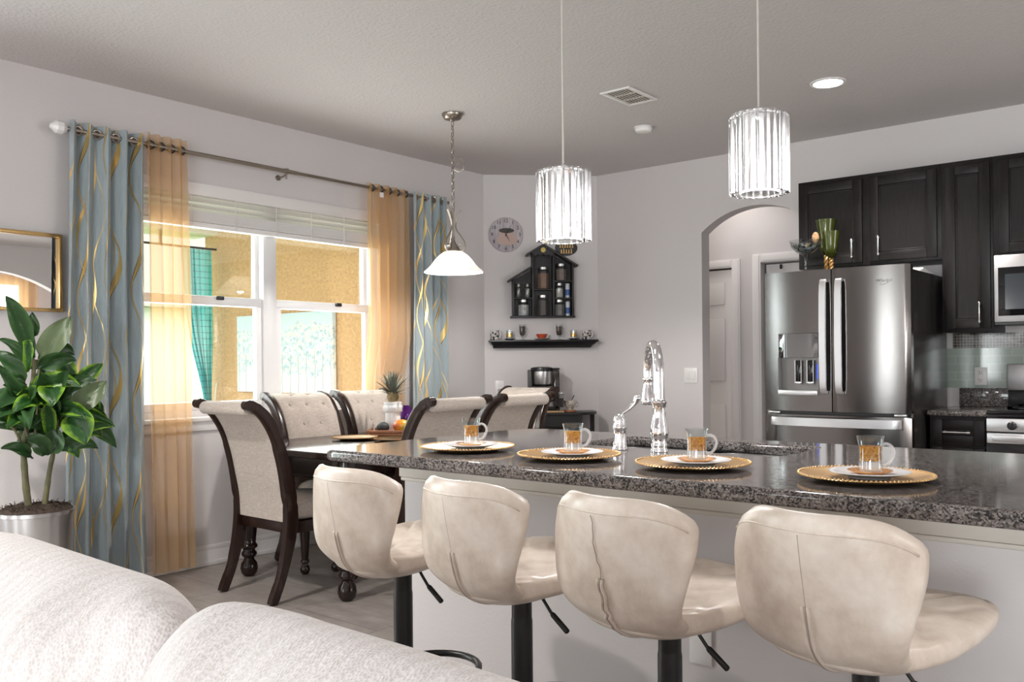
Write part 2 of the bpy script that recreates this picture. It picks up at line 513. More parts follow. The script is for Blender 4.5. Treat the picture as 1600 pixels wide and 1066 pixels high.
# kitchen wall with arched opening
AX0, AX1, AZ, AP = 1.642, 2.505, 2.205, .162
def arch_pts(x0, x1, z0, rise, n=24):
    hw = (x1 - x0) / 2; rad = (hw * hw + rise * rise) / (2 * rise); zc = z0 + rise - rad
    a = math.asin(hw / rad)
    return [((x0 + x1) / 2 + rad * sin(-a + 2 * a * i / n), zc + rad * cos(-a + 2 * a * i / n)) for i in range(n + 1)]
def arch_wall(name, s0, s1, a0, a1, zs, rise, t0, t1, ax, label, htop=H):
    mb = MB(); b = mb.bm
    ar = arch_pts(a0, a1, zs, rise)
    def pt(q, t): return (q[0], t, q[1]) if ax == 'y' else (t, q[0], q[1])
    def face(*qs): b.faces.new([b.verts.new(v) for v in qs])
    for t in (t0, t1):
        face(pt((s0, 0), t), pt((a0, 0), t), pt((a0, zs), t), pt((a0, htop), t), pt((s0, htop), t))
        face(pt((a1, 0), t), pt((s1, 0), t), pt((s1, htop), t), pt((a1, htop), t), pt((a1, zs), t))
        for q, r_ in zip(ar, ar[1:]):
            face(pt(q, t), pt(r_, t), pt((r_[0], htop), t), pt((q[0], htop), t))
    rim = [(a0, 0)] + ar + [(a1, 0)]
    for q, r_ in zip(rim, rim[1:]):
        face(pt(q, t0), pt(r_, t0), pt(r_, t1), pt(q, t1))
    for q in (s0, s1):
        face(pt((q, 0), t0), pt((q, htop), t0), pt((q, htop), t1), pt((q, 0), t1))
    bmesh.ops.remove_doubles(b, verts=b.verts, dist=1e-5)
    return struct(mb.build(name, M_['wall'], smooth=30), label, 'wall')
arch_wall('wall_back', XR - .05, XH, AX0, AX1, AZ, AP, YK, YK + .125, 'y', 'pale kitchen wall with an arched opening')
# hallway behind the arch
HY = 7.0
mb = MB()
DX0, DX1 = .86, 1.512       # bifold door opening
EX0, EX1 = 1.75, 2.50       # second doorway
wall_boxes(mb, [(.3, DX0, 0, H), (DX0, DX1, 2.02, H), (DX1, EX0, 0, H), (EX0, EX1, 2.03, H), (EX1, 3.6, 0, H)], 'y', HY, HY + .12)
struct(mb.build('wall_hall', M_['wall'], smooth=0), 'hallway wall with white doors beyond the arch', 'wall')
mb = MB(); mb.box(.2, 3.7, HY + .135, HY + .2, 0, H); struct(mb.build('hall_light_blocker', simple('closet_shade_dark', (.12, .11, .10), .9), smooth=0), 'dark panel added behind the hallway doors to keep outside light out', 'wall')  # unseen panel added to block leaks; dark colour stands for closet shade
mb = MB(); mb.box(.2, .3, YK + .13, HY + .1, 0, H); struct(mb.build('wall_hall_side', M_['wall'], smooth=0), 'short side wall of the hallway beyond the arch', 'wall')
mb = MB(); mb.box(3.6, 3.7, YK + .13, HY + .1, 0, H); struct(mb.build('wall_hall_end', M_['wall'], smooth=0), 'far end wall of the hallway behind the refrigerator', 'wall')
# the walls behind and beside the camera (seen in the mirror and the steel)
arch_wall('wall_right', YB, YK, 3.4, 5.3, 2.15, .30, XE, XE + .14, 'x', 'pale wall with an arch, facing the window wall')
mb = MB()
wall_boxes(mb, [(YB - .2, 2.6, 0, H), (2.6, 5.6, 0, .5), (2.6, 5.6, 2.5, H), (5.6, YK + .1, 0, H)], 'x', XH, XH + .15)
struct(mb.build('wall_far_right', M_['wall'], smooth=0), 'window wall of the room beyond the right arch', 'wall')
RX0, RX1, RX2, RX3 = 1.0, 1.7, 4.5, 7.0
mb = MB()
wall_boxes(mb, [(-.2, RX0, 0, H), (RX0, RX1, 2.2, H), (RX1, RX2, 0, H), (RX2, RX3, 2.2, H), (RX3, XH + .1, 0, H)], 'y', YB - .15, YB)
struct(mb.build('wall_rear', M_['wall'], smooth=0), 'rear living room wall with glass doors', 'wall')

# baseboards
def baseboard(name, pts, label):
    mb = MB()
    for (a, b) in zip(pts, pts[1:]):
        A, B = Vector((*a, 0)), Vector((*b, 0)); d = (B - A); L = d.length; ang = atan2(d.y, d.x)
        M = Matrix.Translation(A) @ Matrix.Rotation(ang, 4, 'Z')
        mb.box(0, L, -.014, -.0005, .0005, .095, M=M)
        mb.box(0, L, -.010, -.0005, .095, .125, bev=.004, M=M)
        mb.box(0, L, -.018, -.0005, .0005, .03, bev=.004, M=M)
    o = mb.build(name, M_['white'], smooth=30)
    return struct(o, label, 'baseboard')
baseboard('baseboard_left', [(0, -4.5), (0, YL)], 'white baseboard along the window wall')
baseboard('baseboard_corner', [(0, YL), (XR, YK)], 'white baseboard along the diagonal corner wall')
baseboard('baseboard_back', [(XR, YK), (AX0, YK)], 'white baseboard along the kitchen wall')

# the sliding doors behind the camera and the window of the back part: frames and glass
def glazed(name, ax, plane, s0, s1, z0, z1, nv, label, t=.06):
    fr = MB()
    def bx(m, a, b, c, d, th=t):
        if ax == 'x': m.box(plane - th / 2, plane + th / 2, a, b, c, d)
        else: m.box(a, b, plane - th / 2, plane + th / 2, c, d)
    bx(fr, s0, s1, z0, z0 + .06); bx(fr, s0, s1, z1 - .06, z1)
    for i in range(nv + 1):
        s = s0 + (s1 - s0 - .06) * i / nv
        bx(fr, s, s + .06, z0 + .06, z1 - .06)
    o = bpy.data.objects.new(name, None); C.objects.link(o)
    fr.build('window_frame', M_['vinyl'], o, smooth=0)
    g = MB(); bx(g, s0 + .03, s1 - .03, z0 + .03, z1 - .03, .006); g.build('glass', M_['winglass'], o, smooth=0)
    return struct(o, label, 'window' if z0 > .1 else 'door')
glazed('door_1', 'y', YB - .08, RX0, RX1, 0.002, 2.2, 1, 'white framed sliding glass door in the rear wall near the corner')
glazed('door_2', 'y', YB - .08, RX2, RX3, 0.002, 2.2, 2, 'white framed sliding glass door at the middle of the rear wall')
glazed('window_2', 'x', -.09, BY0, BY1, BZ0, BZ1, 1, 'tall window of the living room end')
glazed('window_3', 'x', XH + .07, 2.6, 5.6, .5, 2.5, 2, 'wide window of the room beyond the right arch')

# dining window: two single-hung sashes
win = bpy.data.objects.new('window_1', None); C.objects.link(win)
struct(win, 'white double window of two sliding sashes behind the dining table', 'window')
XW = -.10
fr = MB()
fr.box(XW - .05, XW + .05, WY0, WY1, WZ0, WZ0 + .035); fr.box(XW - .05, XW + .05, WY0, WY1, WZ1 - .05, WZ1)
fr.box(XW - .05, XW + .05, WY0, WY0 + .045, WZ0 + .035, WZ1 - .05); fr.box(XW - .05, XW + .05, WY1 - .045, WY1, WZ0 + .035, WZ1 - .05)
YM = 3.435
fr.box(XW - .05, XW + .058, YM - .05, YM + .05, WZ0 + .035, WZ1 - .05, bev=.006)
fr.build('window_frame', M_['vinyl'], win, smooth=30)
for (a, b) in ((WY0 + .045, YM - .05), (YM + .05, WY1 - .045)):
    zm = 1.615
    lo = MB()
    lo.box(XW, XW + .04, a, b, zm - .028, zm + .028, bev=.004); lo.box(XW, XW + .04, a, b, WZ0 + .035, WZ0 + .085, bev=.004)
    lo.box(XW, XW + .04, a, a + .045, WZ0 + .085, zm - .028); lo.box(XW, XW + .04, b - .045, b, WZ0 + .085, zm - .028)
    s = lo.build('lower_sash', M_['vinyl'], win, smooth=30)
    k = MB(); k.box(XW + .04, XW + .055, (a + b) / 2 + .09, (a + b) / 2 + .14, zm + .005, zm + .03, bev=.004); k.build('sash_lock', M_['black'], s)
    up = MB()
    up.box(XW - .04, XW - .002, a, b, zm - .028, zm + .02); up.box(XW - .04, XW - .002, a, a + .025, zm + .02, WZ1 - .05); up.box(XW - .04, XW - .002, b - .025, b, zm + .02, WZ1 - .05)
    up.build('upper_sash', M_['vinyl'], win, smooth=0)
    g = MB(); g.box(XW + .018, XW + .022, a + .04, b - .04, WZ0 + .08, zm - .02); g.build('glass_pane', M_['winglass'], win, smooth=0)
    g = MB(); g.box(XW - .022, XW - .018, a + .02, b - .02, zm + .01, WZ1 - .045); g.build('glass_pane', M_['winglass'], win, smooth=0)
sl = MB(); sl.box(-.05, .05, WY0 - .05, WY1 + .05, WZ0 - .028, WZ0 - .001, bev=.008); sl.box(0.0005, .022, WY0 - .03, WY1 + .03, WZ0 - .085, WZ0 - .028, bev=.006)
sl.build('window_sill', M_['white'], win, smooth=30)

# doors of the hallway
def panel_door(name, x0, x1, z1, y, label, rows):
    o = bpy.data.objects.new(name, None); C.objects.link(o)
    struct(o, label, 'door')
    mb = MB(); mb.box(x0, x1, y + .02, y + .055, .01, z1)
    for (pa, pb) in ((x0 + .06, (x0 + x1) / 2 - .035), ((x0 + x1) / 2 + .035, x1 - .075)):
        for (za, zb) in rows:
            mb.box(pa, pb, y + .008, y + .0199, za, zb, bev=.010)
    mb.build('door_leaf', M_['white'], o, smooth=30)
    c = MB()
    for (ca, cb, cz0, cz1) in ((x0 - .08, x0 - .005, 0, z1 + .085), (x1 + .005, x1 + .08, 0, z1 + .085), (x0 - .005, x1 + .005, z1 + .012, z1 + .085)):
        c.box(ca, cb, y - .018, y - .001, cz0, cz1, bev=.005); c.box(ca + .012, cb - .012, y - .026, y - .017, cz0 + .01 if cz0 > 0 else 0, cz1 - .012, bev=.004)
    c.build('door_casing', M_['white'], o, smooth=30)
    return o
rows = [(.24, .84), (1.04, 1.575), (1.695, 1.885)]
panel_door('door_3', DX0 + .01, DX1 - .012, 1.995, HY, 'white six-panel closet door beyond the arch', rows)
d4 = panel_door('door_4', EX0 + .02, EX1 - .012, 2.02, HY + .07, 'white door in the wide casing behind the refrigerator', [(.24, .84), (1.04, 1.86)])
for ch in list(d4.children):
    if ch.name.startswith('door_casing'): ch.location.y = -.07
k = MB(); k.box(1.895, 1.915, HY + .068, HY + .076, 1.975, 2.012); k.build('door_catch', M_['black'], d4)

# ------------------------------------------------------------------ outside the dining window
mb = MB(); mb.box(-40, -3.0, -25, 40, -.30, -.12); tag(mb.build('lawn', M_['grass'], smooth=0), 'green lawn outside beyond the covered patio', 'lawn', kind='structure')
mb = MB(); mb.box(-3.0, -.18, -1, 4.75, -.12, -.02); tag(mb.build('patio_slab', M_['concrete'], smooth=0), 'concrete floor of the covered patio outside the window', 'patio', kind='structure')
mb = MB(); mb.box(-2.56, -.18, 4.5, 4.7, -.02, 2.62); struct(mb.build('wall_patio', M_['stucco'], smooth=0), 'orange stucco patio wall outside the window', 'wall')
mb = MB(); mb.box(-3.0, -.18, -1, 4.7, 2.62, 2.75)
mb.box(-2.75, -2.35, -1, 4.5, 2.40, 2.62)
struct(mb.build('ceiling_patio', M_['beam'], smooth=0), 'pale ceiling and beam of the covered patio', 'ceiling')
hs = thing('neighbor_house', 'pale low house far across the lawn, seen through the golden sheer', 'house', (-22, 13, -.12))
mb = MB(); mb.box(-4, 4, -8, 8, 0, 2.9); mb.build('house_wall', M_['house'], hs, smooth=0)
mb = MB(); mb.prism([(-8.6, 2.9), (8.6, 2.9), (0, 5.2)], -4.6, 4.6, M=Matrix.Rotation(R(90), 4, 'Z') @ Matrix.Rotation(R(90), 4, 'X')); mb.build('house_roof', M_['roof'], hs, smooth=0)
# painting on the stucco wall
def painting_mat():
    m, nt, out = new_mat('pale_tree_painting')
    tc = nd(nt, 'ShaderNodeTexCoord'); sp = nd(nt, 'ShaderNodeSeparateXYZ'); nt.links.new(tc.outputs['Object'], sp.inputs[0])
    x, z = sp.outputs[0], sp.outputs[2]
    v = coords(nt)
    blob = noise(nt, v, 26, 5, .75); patch = noise(nt, v, 5, 2, .5)
    leaf = ramp(nt, blob, [(.36, (.36, .48, .53)), (.46, (.54, .65, .69)), (.54, (.82, .84, .82)), (.62, (.78, .70, .46)), (.70, (.86, .86, .84))])
    hz = mth(nt, 'ABSOLUTE', mth(nt, 'SUBTRACT', z, .36))
    inband = mth(nt, 'LESS_THAN', mth(nt, 'ADD', hz, mth(nt, 'MULTIPLY', patch, .25)), .32)
    tr = mth(nt, 'LESS_THAN', mth(nt, 'ABSOLUTE', mth(nt, 'SUBTRACT', mth(nt, 'FRACT', mth(nt, 'MULTIPLY', mth(nt, 'ADD', x, mth(nt, 'MULTIPLY', patch, .04)), 9.5)), .5)), .05)
    low = mth(nt, 'MULTIPLY', tr, mth(nt, 'LESS_THAN', z, .32))
    bg = ramp(nt, mth(nt, 'ADD', z, mth(nt, 'MULTIPLY', patch, .2)), [(.1, (.84, .86, .85)), (.75, (.62, .73, .77))])
    m1 = nd(nt, 'ShaderNodeMix', data_type='RGBA'); nt.links.new(inband, m1.inputs[0]); nt.links.new(bg, m1.inputs[6]); nt.links.new(leaf, m1.inputs[7])
    m2 = nd(nt, 'ShaderNodeMix', data_type='RGBA'); nt.links.new(low, m2.inputs[0]); nt.links.new(m1.outputs[2], m2.inputs[6]); m2.inputs[7].default_value = (.50, .52, .44, 1)
    prin(nt, out, m2.outputs[2], .7)
    return m
pt = thing('canvas_picture', 'wide pale blue canvas painting of slim trees on the orange stucco wall', 'painting', (-1.98, 4.494, .98))
mb = MB(); mb.box(0, 1.31, -.045, -.004, 0, .66, bev=.004); mb.build('canvas', painting_mat(), pt, smooth=30)
# teal curtain of the patio
def cloth(name, mat, parent, pts_top, pts_bot, zt, zb, folds, amp, width, seed=0, nu=90, nv=40, axis='y', pinch=None, sway=.0, squeeze=.35, push=0.0):
    """pleated cloth hanging in the plane of a wall; s runs along the wall, d out of it"""
    rnd = random.Random(seed)
    ph = [rnd.uniform(-.5, .5) for _ in range(12)]
    def f(u, v):
        s = (pts_top[0] + (pts_top[1] - pts_top[0]) * u) * (1 - v) + (pts_bot[0] + (pts_bot[1] - pts_bot[0]) * u) * v
        if pinch:
            c, vp, wmin = pinch
            k = 1 - (1 - wmin) * math.exp(-((v - vp) / .26) ** 2)
            s = c(v) + (s - c(v)) * k
        a = 2 * pi * folds * u + .5 * sin(3 * v + ph[0]) + .35 * sin(5.1 * u + ph[1] * 6)
        am = amp * (.75 + .25 * sin(7 * u + ph[2] * 5 + 2 * v)) * (1 - .25 * v)
        d = am * sin(a) + .012 * sin(9 * v + 11 * u) * v + sway * v * sin(4 * u + ph[3])
        s += squeeze * am * sin(2 * a + .6)
        if push:
            q = max(0, min(1, (v - .42) / .16)); q = q * q * (3 - 2 * q)
            d = d * (1 - .5 * q) - push * q
        z = zt + (zb - zt) * v + (.004 * cos(a) if v < .02 else 0)
        return (d, s, z) if axis == 'y' else (s, d, z)
    mb = MB()
    mb.grid(f, nu, nv, uv=lambda u, v: (u * width, (1 - v) * (zt - zb)))
    o = mb.build(name, mat, parent, smooth=180)
    return o
tcn = thing('patio_curtain', 'sheer teal plaid curtain tied back at the end of the patio wall', 'curtain', (-2.38, 0, 0))
cloth('panel', M_['teal'], tcn, (4.15, 4.46), (4.25, 4.46), 2.256, .02, 6, .03, .7, 3, 60, 60, pinch=(lambda v: 4.44 - .03 * (1 - v), .66, .20))
mb = MB(); mb.tube([(.05 * cos(a), 4.425 + .05 * sin(a), .80 + .02 * sin(a)) for a in [i * 2 * pi / 16 for i in range(16)]], .008, 6, closed=True); mb.tube([(.02, 4.45, .80), (.01, 4.49, 1.05)], .006, 6); mb.build('tie_back', M_['plastic'], tcn)
rd = thing('patio_curtain_rod', 'thin black rod carrying the teal curtain outside', 'curtain rod', (-2.38, 0, 0))
mb = MB(); mb.cyl((0, -.5, 2.27), (0, 4.5, 2.27), .010); mb.build('rod', M_['black'], rd)
mb = MB(); mb.box(-.01, .01, 3.95, 3.97, 2.27, 2.42); mb.build('bracket', M_['black'], rd)

# ------------------------------------------------------------------ blind, rod, curtains
bl = thing('window_blind', 'white slatted blind half raised over the dining window', 'blind', (0, 0, 0))
b0, b1 = 2.515, 4.335
mb = MB(); mb.box(-.035, .028, b0, b1, 2.235, 2.312, bev=.006); mb.build('valance', M_['white'], bl)
mb = MB()
for i in range(4):
    z = 2.222 - i * .036
    mb.box(-.026, .026, b0 + .01, b1 - .01, -.0015, .0015, M=Matrix.Translation((-.005, 0, z)) @ Matrix.Rotation(R(57), 4, 'Y'))
mb.build('slats', M_['blind'], bl, smooth=0)
mb = MB()
for i in range(9):
    z = 2.082 + i * .0072
    mb.box(-.031, .021, b0 + .01, b1 - .01, z - .0030, z + .0030)
mb.build('slat_stack', M_['plastic'], bl, smooth=0)
mb = MB(); mb.box(-.033, .023, b0 + .008, b1 - .008, 2.045, 2.077, bev=.005); mb.build('bottom_rail', M_['plastic'], bl)
for y in (2.84, 3.14, 3.44, 3.72, 4.0):
    mb = MB(); mb.tube([(.0245, y, 2.24), (.0245, y, 2.05)], .0022, 6); mb.tube([(.0245, y + .012, 2.12), (.026, y + .008, 2.06), (.0245, y - .006, 2.05)], .002, 6)
    mb.build('ladder_cord', M_['plastic'], bl)
RZ = 2.465; RXX = .095
rod = thing('curtain_rod', 'long brushed nickel curtain rod across the top of the dining window', 'curtain rod', (RXX, 0, RZ))
mb = MB(); mb.cyl((0, 2.08, 0), (0, 3.55, 0), .013); mb.cyl((0, 3.50, 0), (0, 4.985, 0), .0105); mb.build('rod', M_['nickel'], rod)
mb = MB(); mb.lathe([(0, -.06), (.012, -.058), (.035, -.03), (.036, .0), (.02, .022), (.013, .024), (0, .024)], (0, 2.06, 0), 10, M=Matrix.Rotation(R(-90), 4, 'X')); mb.build('finial', M_['plastic'], rod, smooth=20)
mb = MB(); mb.tube([(0, 4.985, 0), (0, 5.0, 0)], .016, 12); mb.tube([(0, 5.0 + .022 + .022 * cos(a), .022 * sin(a)) for a in [pi + i * 2 * pi / 18 for i in range(15)]], .005, 6); mb.build('finial', M_['plastic'], rod)
for y in (2.3, 3.47, 4.93):
    mb = MB(); mb.tube([(-RXX + .001, y, -.03), (-.03, y, -.03), (-.005, y, -.018), (.012, y, -.012)], .006, 8); mb.cyl((-RXX + .001, y, -.03), (-RXX + .008, y, -.03), .018)
    if y == 3.47: mb.cyl((.0, y, -.015), (.0, y, -.05), .006); mb.tube([(0, y - .012, .012), (0, y + .012, .02), (0, y + .012, -.016)], .005, 6)
    mb.build('bracket', M_['nickel'], rod)
def curtain(name, mat, label, cat, st, sb, folds, amp, width, seed, zt, zb, group, ring_m, nu=110, squeeze=.15, dx=0.0, push=0.0):
    t = thing(name, label, cat, (RXX + dx, 0, 0), 0, group)
    cloth('cloth_panel', mat, t, st, sb, zt, zb, folds, amp, width, seed, nu, 60, squeeze=squeeze, push=push)
    nr = int(folds)
    for i in range(nr):
        y = st[0] + (st[1] - st[0]) * (i + .5) / nr
        mb = MB()
        mb.tube([(.021 * cos(a) * .35, y + .0205 * cos(a) * .94, RZ + .0225 * sin(a)) for a in [k * 2 * pi / 18 for k in range(18)]], .0055, 6, closed=True)
        mb.build('grommet', ring_m, t)
    return t
curtain('blackout_curtain', M_['curtain'], 'blue-grey curtain with gold waves behind the potted plant', 'curtain', (2.092, 2.50), (2.045, 2.50), 4.5, .048, .66, 11, RZ + .045, .055, 'blue-grey curtains with gold waves', M_['nickel'], 150, dx=.0)
curtain('blackout_curtain', M_['curtain'], 'blue-grey curtain with gold waves near the diagonal corner wall', 'curtain', (4.585, 4.955), (4.565, 4.985), 4.5, .042, .60, 23, RZ + .03, .055, 'blue-grey curtains with gold waves', M_['nickel'], 150)
curtain('sheer_curtain', M_['sheer'], 'golden sheer curtain hanging beside the potted plant', 'curtain', (2.515, 2.765), (2.535, 2.80), 4, .034, .6, 5, RZ + .062, .03, 'golden sheer curtains', M_['black'], 110)
sh2 = curtain('sheer_curtain', M_['sheer'], 'golden sheer curtain behind the pineapple, next to the rod end', 'curtain', (4.155, 4.56), (4.14, 4.56), 5, .036, .8, 9, RZ + .03, .03, 'golden sheer curtains', M_['black'], 130, push=.062)
mb = MB(); mb.box(.04, .0415, 4.235, 4.27, 2.40, 2.435); mb.build('price_tag', M_['plastic'], sh2, smooth=0)

# mirror on the window wall
mr = thing('wall_mirror', 'gold framed mirror on the wall above the potted plant', 'mirror', (.001, 0, 0))
m0, m1, z0, z1 = 1.19, 2.087, 1.503, 1.915
mb = MB()
for (a, b, c, d) in ((m0, m1, z0, z0 + .018), (m0, m1, z1 - .018, z1), (m0, m0 + .018, z0 + .018, z1 - .018), (m1 - .018, m1, z0 + .018, z1 - .018)):
    mb.box(0, .034, a, b, c, d, bev=.003)
mb.build('mirror_frame', M_['goldframe'], mr, smooth=30)
mb = MB(); mb.box(.004, .010, m0 + .017, m1 - .017, z0 + .017, z1 - .017); mb.build('mirror_pane', M_['mirror'], mr, smooth=0)

# ------------------------------------------------------------------ potted plant
PX, PY = .47, 1.765
pp = thing('potted_plant', 'leafy green dracaena in a tall brushed metal pot beside the blue curtain', 'plant', (PX, PY, 0))
mb = MB(); mb.lathe([(0, .002), (.115, .002), (.12, .01), (.163, .525), (.170, .528), (.170, .545), (.160, .545), (.155, .50), (0, .50)], seg=48); mb.build('pot', steel('pot_metal', (.60, .60, .61), .30, .5), pp)
mb = MB()
rs = random.Random(4)
mb.grid(lambda u, v: ((.157 * v) * cos(2 * pi * u), (.157 * v) * sin(2 * pi * u), .545 + .014 * sin(17 * u * 6.28 * .5 + 9 * v) * v * (1 - v) + rs.uniform(0, .018) * (v < .97) + .012 * (1 - v)), 60, 14, closeu=True)
for i in range(260):
    a = rs.uniform(0, 2 * pi); r = .15 * sqrt(rs.random()); l = rs.uniform(.01, .03); b = rs.uniform(0, 2 * pi)
    p = Vector((r * cos(a), r * sin(a), .556)); mb.tube([p, p + Vector((l * cos(b), l * sin(b), rs.uniform(0, .02)))], .0016, 4)
mo = mb.build('mulch', simple('mulch', (.045, .030, .022), .95), pp, smooth=0); mo['kind'] = 'stuff'
stem_m = simple('dracaena_stem', (.105, .10, .045), .6, nscale=30, nstr=.6, ndist=.006, var=.35, vscale=14)
for pts, r in (([(.0, -.03, .55), (.0, -.045, .70), (-.01, -.045, .86), (.0, -.02, 1.0), (.0, .0, 1.25)], .016), ([(.01, .035, .55), (.01, .06, .72), (.02, .085, .87), (.02, .09, 1.0)], .013)):
    mb = MB(); P = spline(pts, 6); n = len(P)
    mb.tube(P, [r * (1 - .45 * i / n) * (1.0 + (.12 if i % 4 == 0 else 0)) for i in range(n)], 10); mb.build('stem', stem_m, pp)
def leaf_mat(name, c1, c2, c3):
    m, nt, out = new_mat(name)
    tc = nd(nt, 'ShaderNodeTexCoord'); sp = nd(nt, 'ShaderNodeSeparateXYZ'); nt.links.new(tc.outputs['UV'], sp.inputs[0])
    e = mth(nt, 'MULTIPLY', mth(nt, 'ABSOLUTE', mth(nt, 'SUBTRACT', sp.outputs[0], .5)), 2.0)
    n = noise(nt, coords(nt, (1, 1, 1)), 40, 4)
    f = mth(nt, 'MULTIPLY_ADD', n, .5, mth(nt, 'MULTIPLY', e, .6))
    c = ramp(nt, f, [(.16, c3), (.3, c1), (.55, c1), (.80, c2)])
    a = nd(nt, 'ShaderNodeBsdfPrincipled'); nt.links.new(c, a.inputs['Base Color']); a.inputs['Roughness'].default_value = .38
    t = nd(nt, 'ShaderNodeBsdfTranslucent'); nt.links.new(c, t.inputs[0])
    mx = nd(nt, 'ShaderNodeMixShader'); mx.inputs[0].default_value = .22
    nt.links.new(a.outputs[0], mx.inputs[1]); nt.links.new(t.outputs[0], mx.inputs[2]); nt.links.new(mx.outputs[0], out.inputs[0])
    return m
LM = [leaf_mat('dark_leaf', (.026, .072, .022), (.045, .115, .03), (.08, .14, .055)),
      leaf_mat('bright_edged_leaf', (.018, .075, .015), (.20, .38, .03), (.07, .16, .04)),
      leaf_mat('pale_leaf', (.125, .175, .085), (.15, .20, .10), (.20, .25, .14))]
def leaf(base, tip, w, m, arch=.05, roll=0.0, out=(1, -.6)):
    """base/tip (x, y, z) relative to the pot; the leaf arches up and towards the room"""
    a, b = Vector(base), Vector(tip); d = b - a; L = d.length
    mid = (a + b) / 2 + Vector((.02, 0, arch))
    side0 = d.normalized().cross(Vector((out[0], out[1], .25)).normalized()).normalized()
    def f(u, v):
        c = a * (1 - v) ** 2 + mid * 2 * v * (1 - v) + b * v * v
        t = ((mid - a) * 2 * (1 - v) + (b - mid) * 2 * v).normalized()
        s = Matrix.Rotation(roll, 3, t) @ (side0 - t * side0.dot(t)).normalized()
        nn = s.cross(t)
        if v < .12: ww = .08 + v * 2.0
        else: ww = sin(pi * (v * .92 + .08) ** .95) ** .85 if v < .985 else 0
        ww = max(ww, 0.015) * w
        x = (u - .5) * 2
        return c + s * x * ww + nn * (abs(x) ** 1.5 * ww * .35 + .006 * sin(9 * v + 5 * x))
    mb = MB(); mb.grid(f, 6, 14, uv=lambda u, v: (u, v))
    return mb.build('leaf', LM[m], pp, smooth=180)
# (base y,z) -> (tip y,z) in metres on the plant's plane, depth at base and tip, half width, shade, arch, roll
def PZ(px, py):   # rough plant-plane coordinates: 1 px is about 2.62 mm here
    return ((px - 47) * .00272, .545 + (797 - py) * .00262)
for (bx, by, tx, ty, w, m, ar, d0, d1, ro) in [
    (38, 515, -2, 428, 13, 0, .05, .0, .06, .3), (50, 525, 22, 437, 11, 0, .06, -.02, -.05, -.4), (52, 490, 52, 447, 8, 0, .0, -.05, -.06, .2),
    (51, 528, 94, 458, 17, 2, .0, .02, .06, .1), (42, 545, -4, 498, 9, 0, .05, 0, .0, .5), (62, 528, 112, 520, 14, 0, .07, -.05, -.02, .5),
    (40, 545, 92, 532, 13, 0, .05, .06, .12, .7), (95, 530, 112, 572, 13, 1, .03, -.04, .02, .3), (117, 566, 157, 539, 11, 1, -.01, .0, .02, .3),
    (60, 572, 127, 574, 9, 0, .06, .02, .05, .6), (94, 622, 148, 574, 16, 2, -.01, .06, .10, .15), (62, 574, 50, 607, 17, 1, .03, .08, .17, .0),
    (33, 574, -4, 560, 7, 0, .03, .0, .02, .5), (36, 602, -4, 575, 10, 0, .03, .02, .04, .5), (46, 606, -2, 618, 13, 1, .05, .06, .13, .3),
    (97, 605, 44, 640, 10, 0, .04, .02, .06, .4), (92, 624, 103, 676, 21, 1, .03, .10, .17, .0), (108, 622, 162, 640, 12, 0, .03, .0, .03, .4),
    (112, 648, 147, 670, 12, 1, .03, .03, .07, .4), (118, 636, 176, 690, 12, 0, .045, .02, .04, .2), (36, 640, -3, 632, 9, 1, .03, .03, .05, .4),
    (143, 598, 151, 632, 8, 1, .01, .0, .02, .1), (128, 606, 166, 624, 9, 0, .02, -.02, -.02, .3), (68, 692, 136, 694, 11, 0, .075, .05, .07, .45),
    (60, 700, 25, 668, 13, 0, .03, .05, .08, .3), (40, 705, -5, 685, 9, 0, .05, .02, .02, .4), (96, 682, 111, 706, 9, 1, .02, .02, .05, .1),
    (62, 640, 58, 560, 12, 0, .0, -.05, -.08, .2), (70, 640, 96, 560, 12, 0, .0, -.08, -.12, -.2), (55, 650, 30, 590, 12, 0, .0, -.03, -.05, .3),
    (72, 660, 84, 600, 14, 0, .0, -.02, -.02, .1), (80, 650, 125, 640, 11, 0, .04, -.05, -.08, .3), (52, 660, 20, 640, 11, 0, .03, -.04, -.06, .3),
    (88, 560, 82, 630, 12, 0, .0, -.06, -.03, .1), (60, 600, 76, 540, 11, 0, .0, -.06, -.08, .2), (64, 700, 72, 655, 15, 0, .0, .03, .06, .2),
    (100, 690, 122, 650, 11, 0, .0, -.03, -.05, .2), (45, 690, 42, 640, 12, 2, .0, -.05, -.08, .1)]:
    (y0, z0), (y1, z1) = PZ(bx, by), PZ(tx, ty)
    y1 += (y1 - y0) * .12; z1 += (z1 - z0) * .12
    leaf((d0, y0, z0), (d1, y1, z1), w * .0034, m, ar, ro)
rl_ = random.Random(21)
for i in range(36):
    sx, sz = ((-.03, rl_.uniform(.86, 1.20)), (.07, rl_.uniform(.82, 1.08)))[i % 2]
    a = rl_.uniform(0, 2 * pi); el = R(rl_.uniform(-25, 55)); L = rl_.uniform(.20, .31)
    if cos(a) < -.5: L *= .6
    b = Vector((.01 * cos(a), sx + .01 * sin(a), sz)); t_ = b + Vector((cos(a) * cos(el), sin(a) * cos(el), sin(el))) * L
    leaf(b, t_, rl_.uniform(.030, .042), rl_.choice([0, 0, 0, 1]), rl_.uniform(.04, .08), rl_.uniform(-.4, .6))
for (pts) in ([(0, -.02, .84), (.01, -.05, .97), (.0, -.01, 1.12)], [(0, .0, .9), (-.01, .02, 1.1), (0, .02, 1.25)], [(.02, .09, .9), (.02, .12, 1.0)], [(0, -.04, .80), (.01, -.09, .92), (.01, -.13, .95)], [(0, .0, .95), (.0, .06, 1.05), (0, .10, 1.15)]):
    mb = MB(); mb.tube(spline(pts, 5), .006, 6); mb.build('leaf_stalk', stem_m, pp)

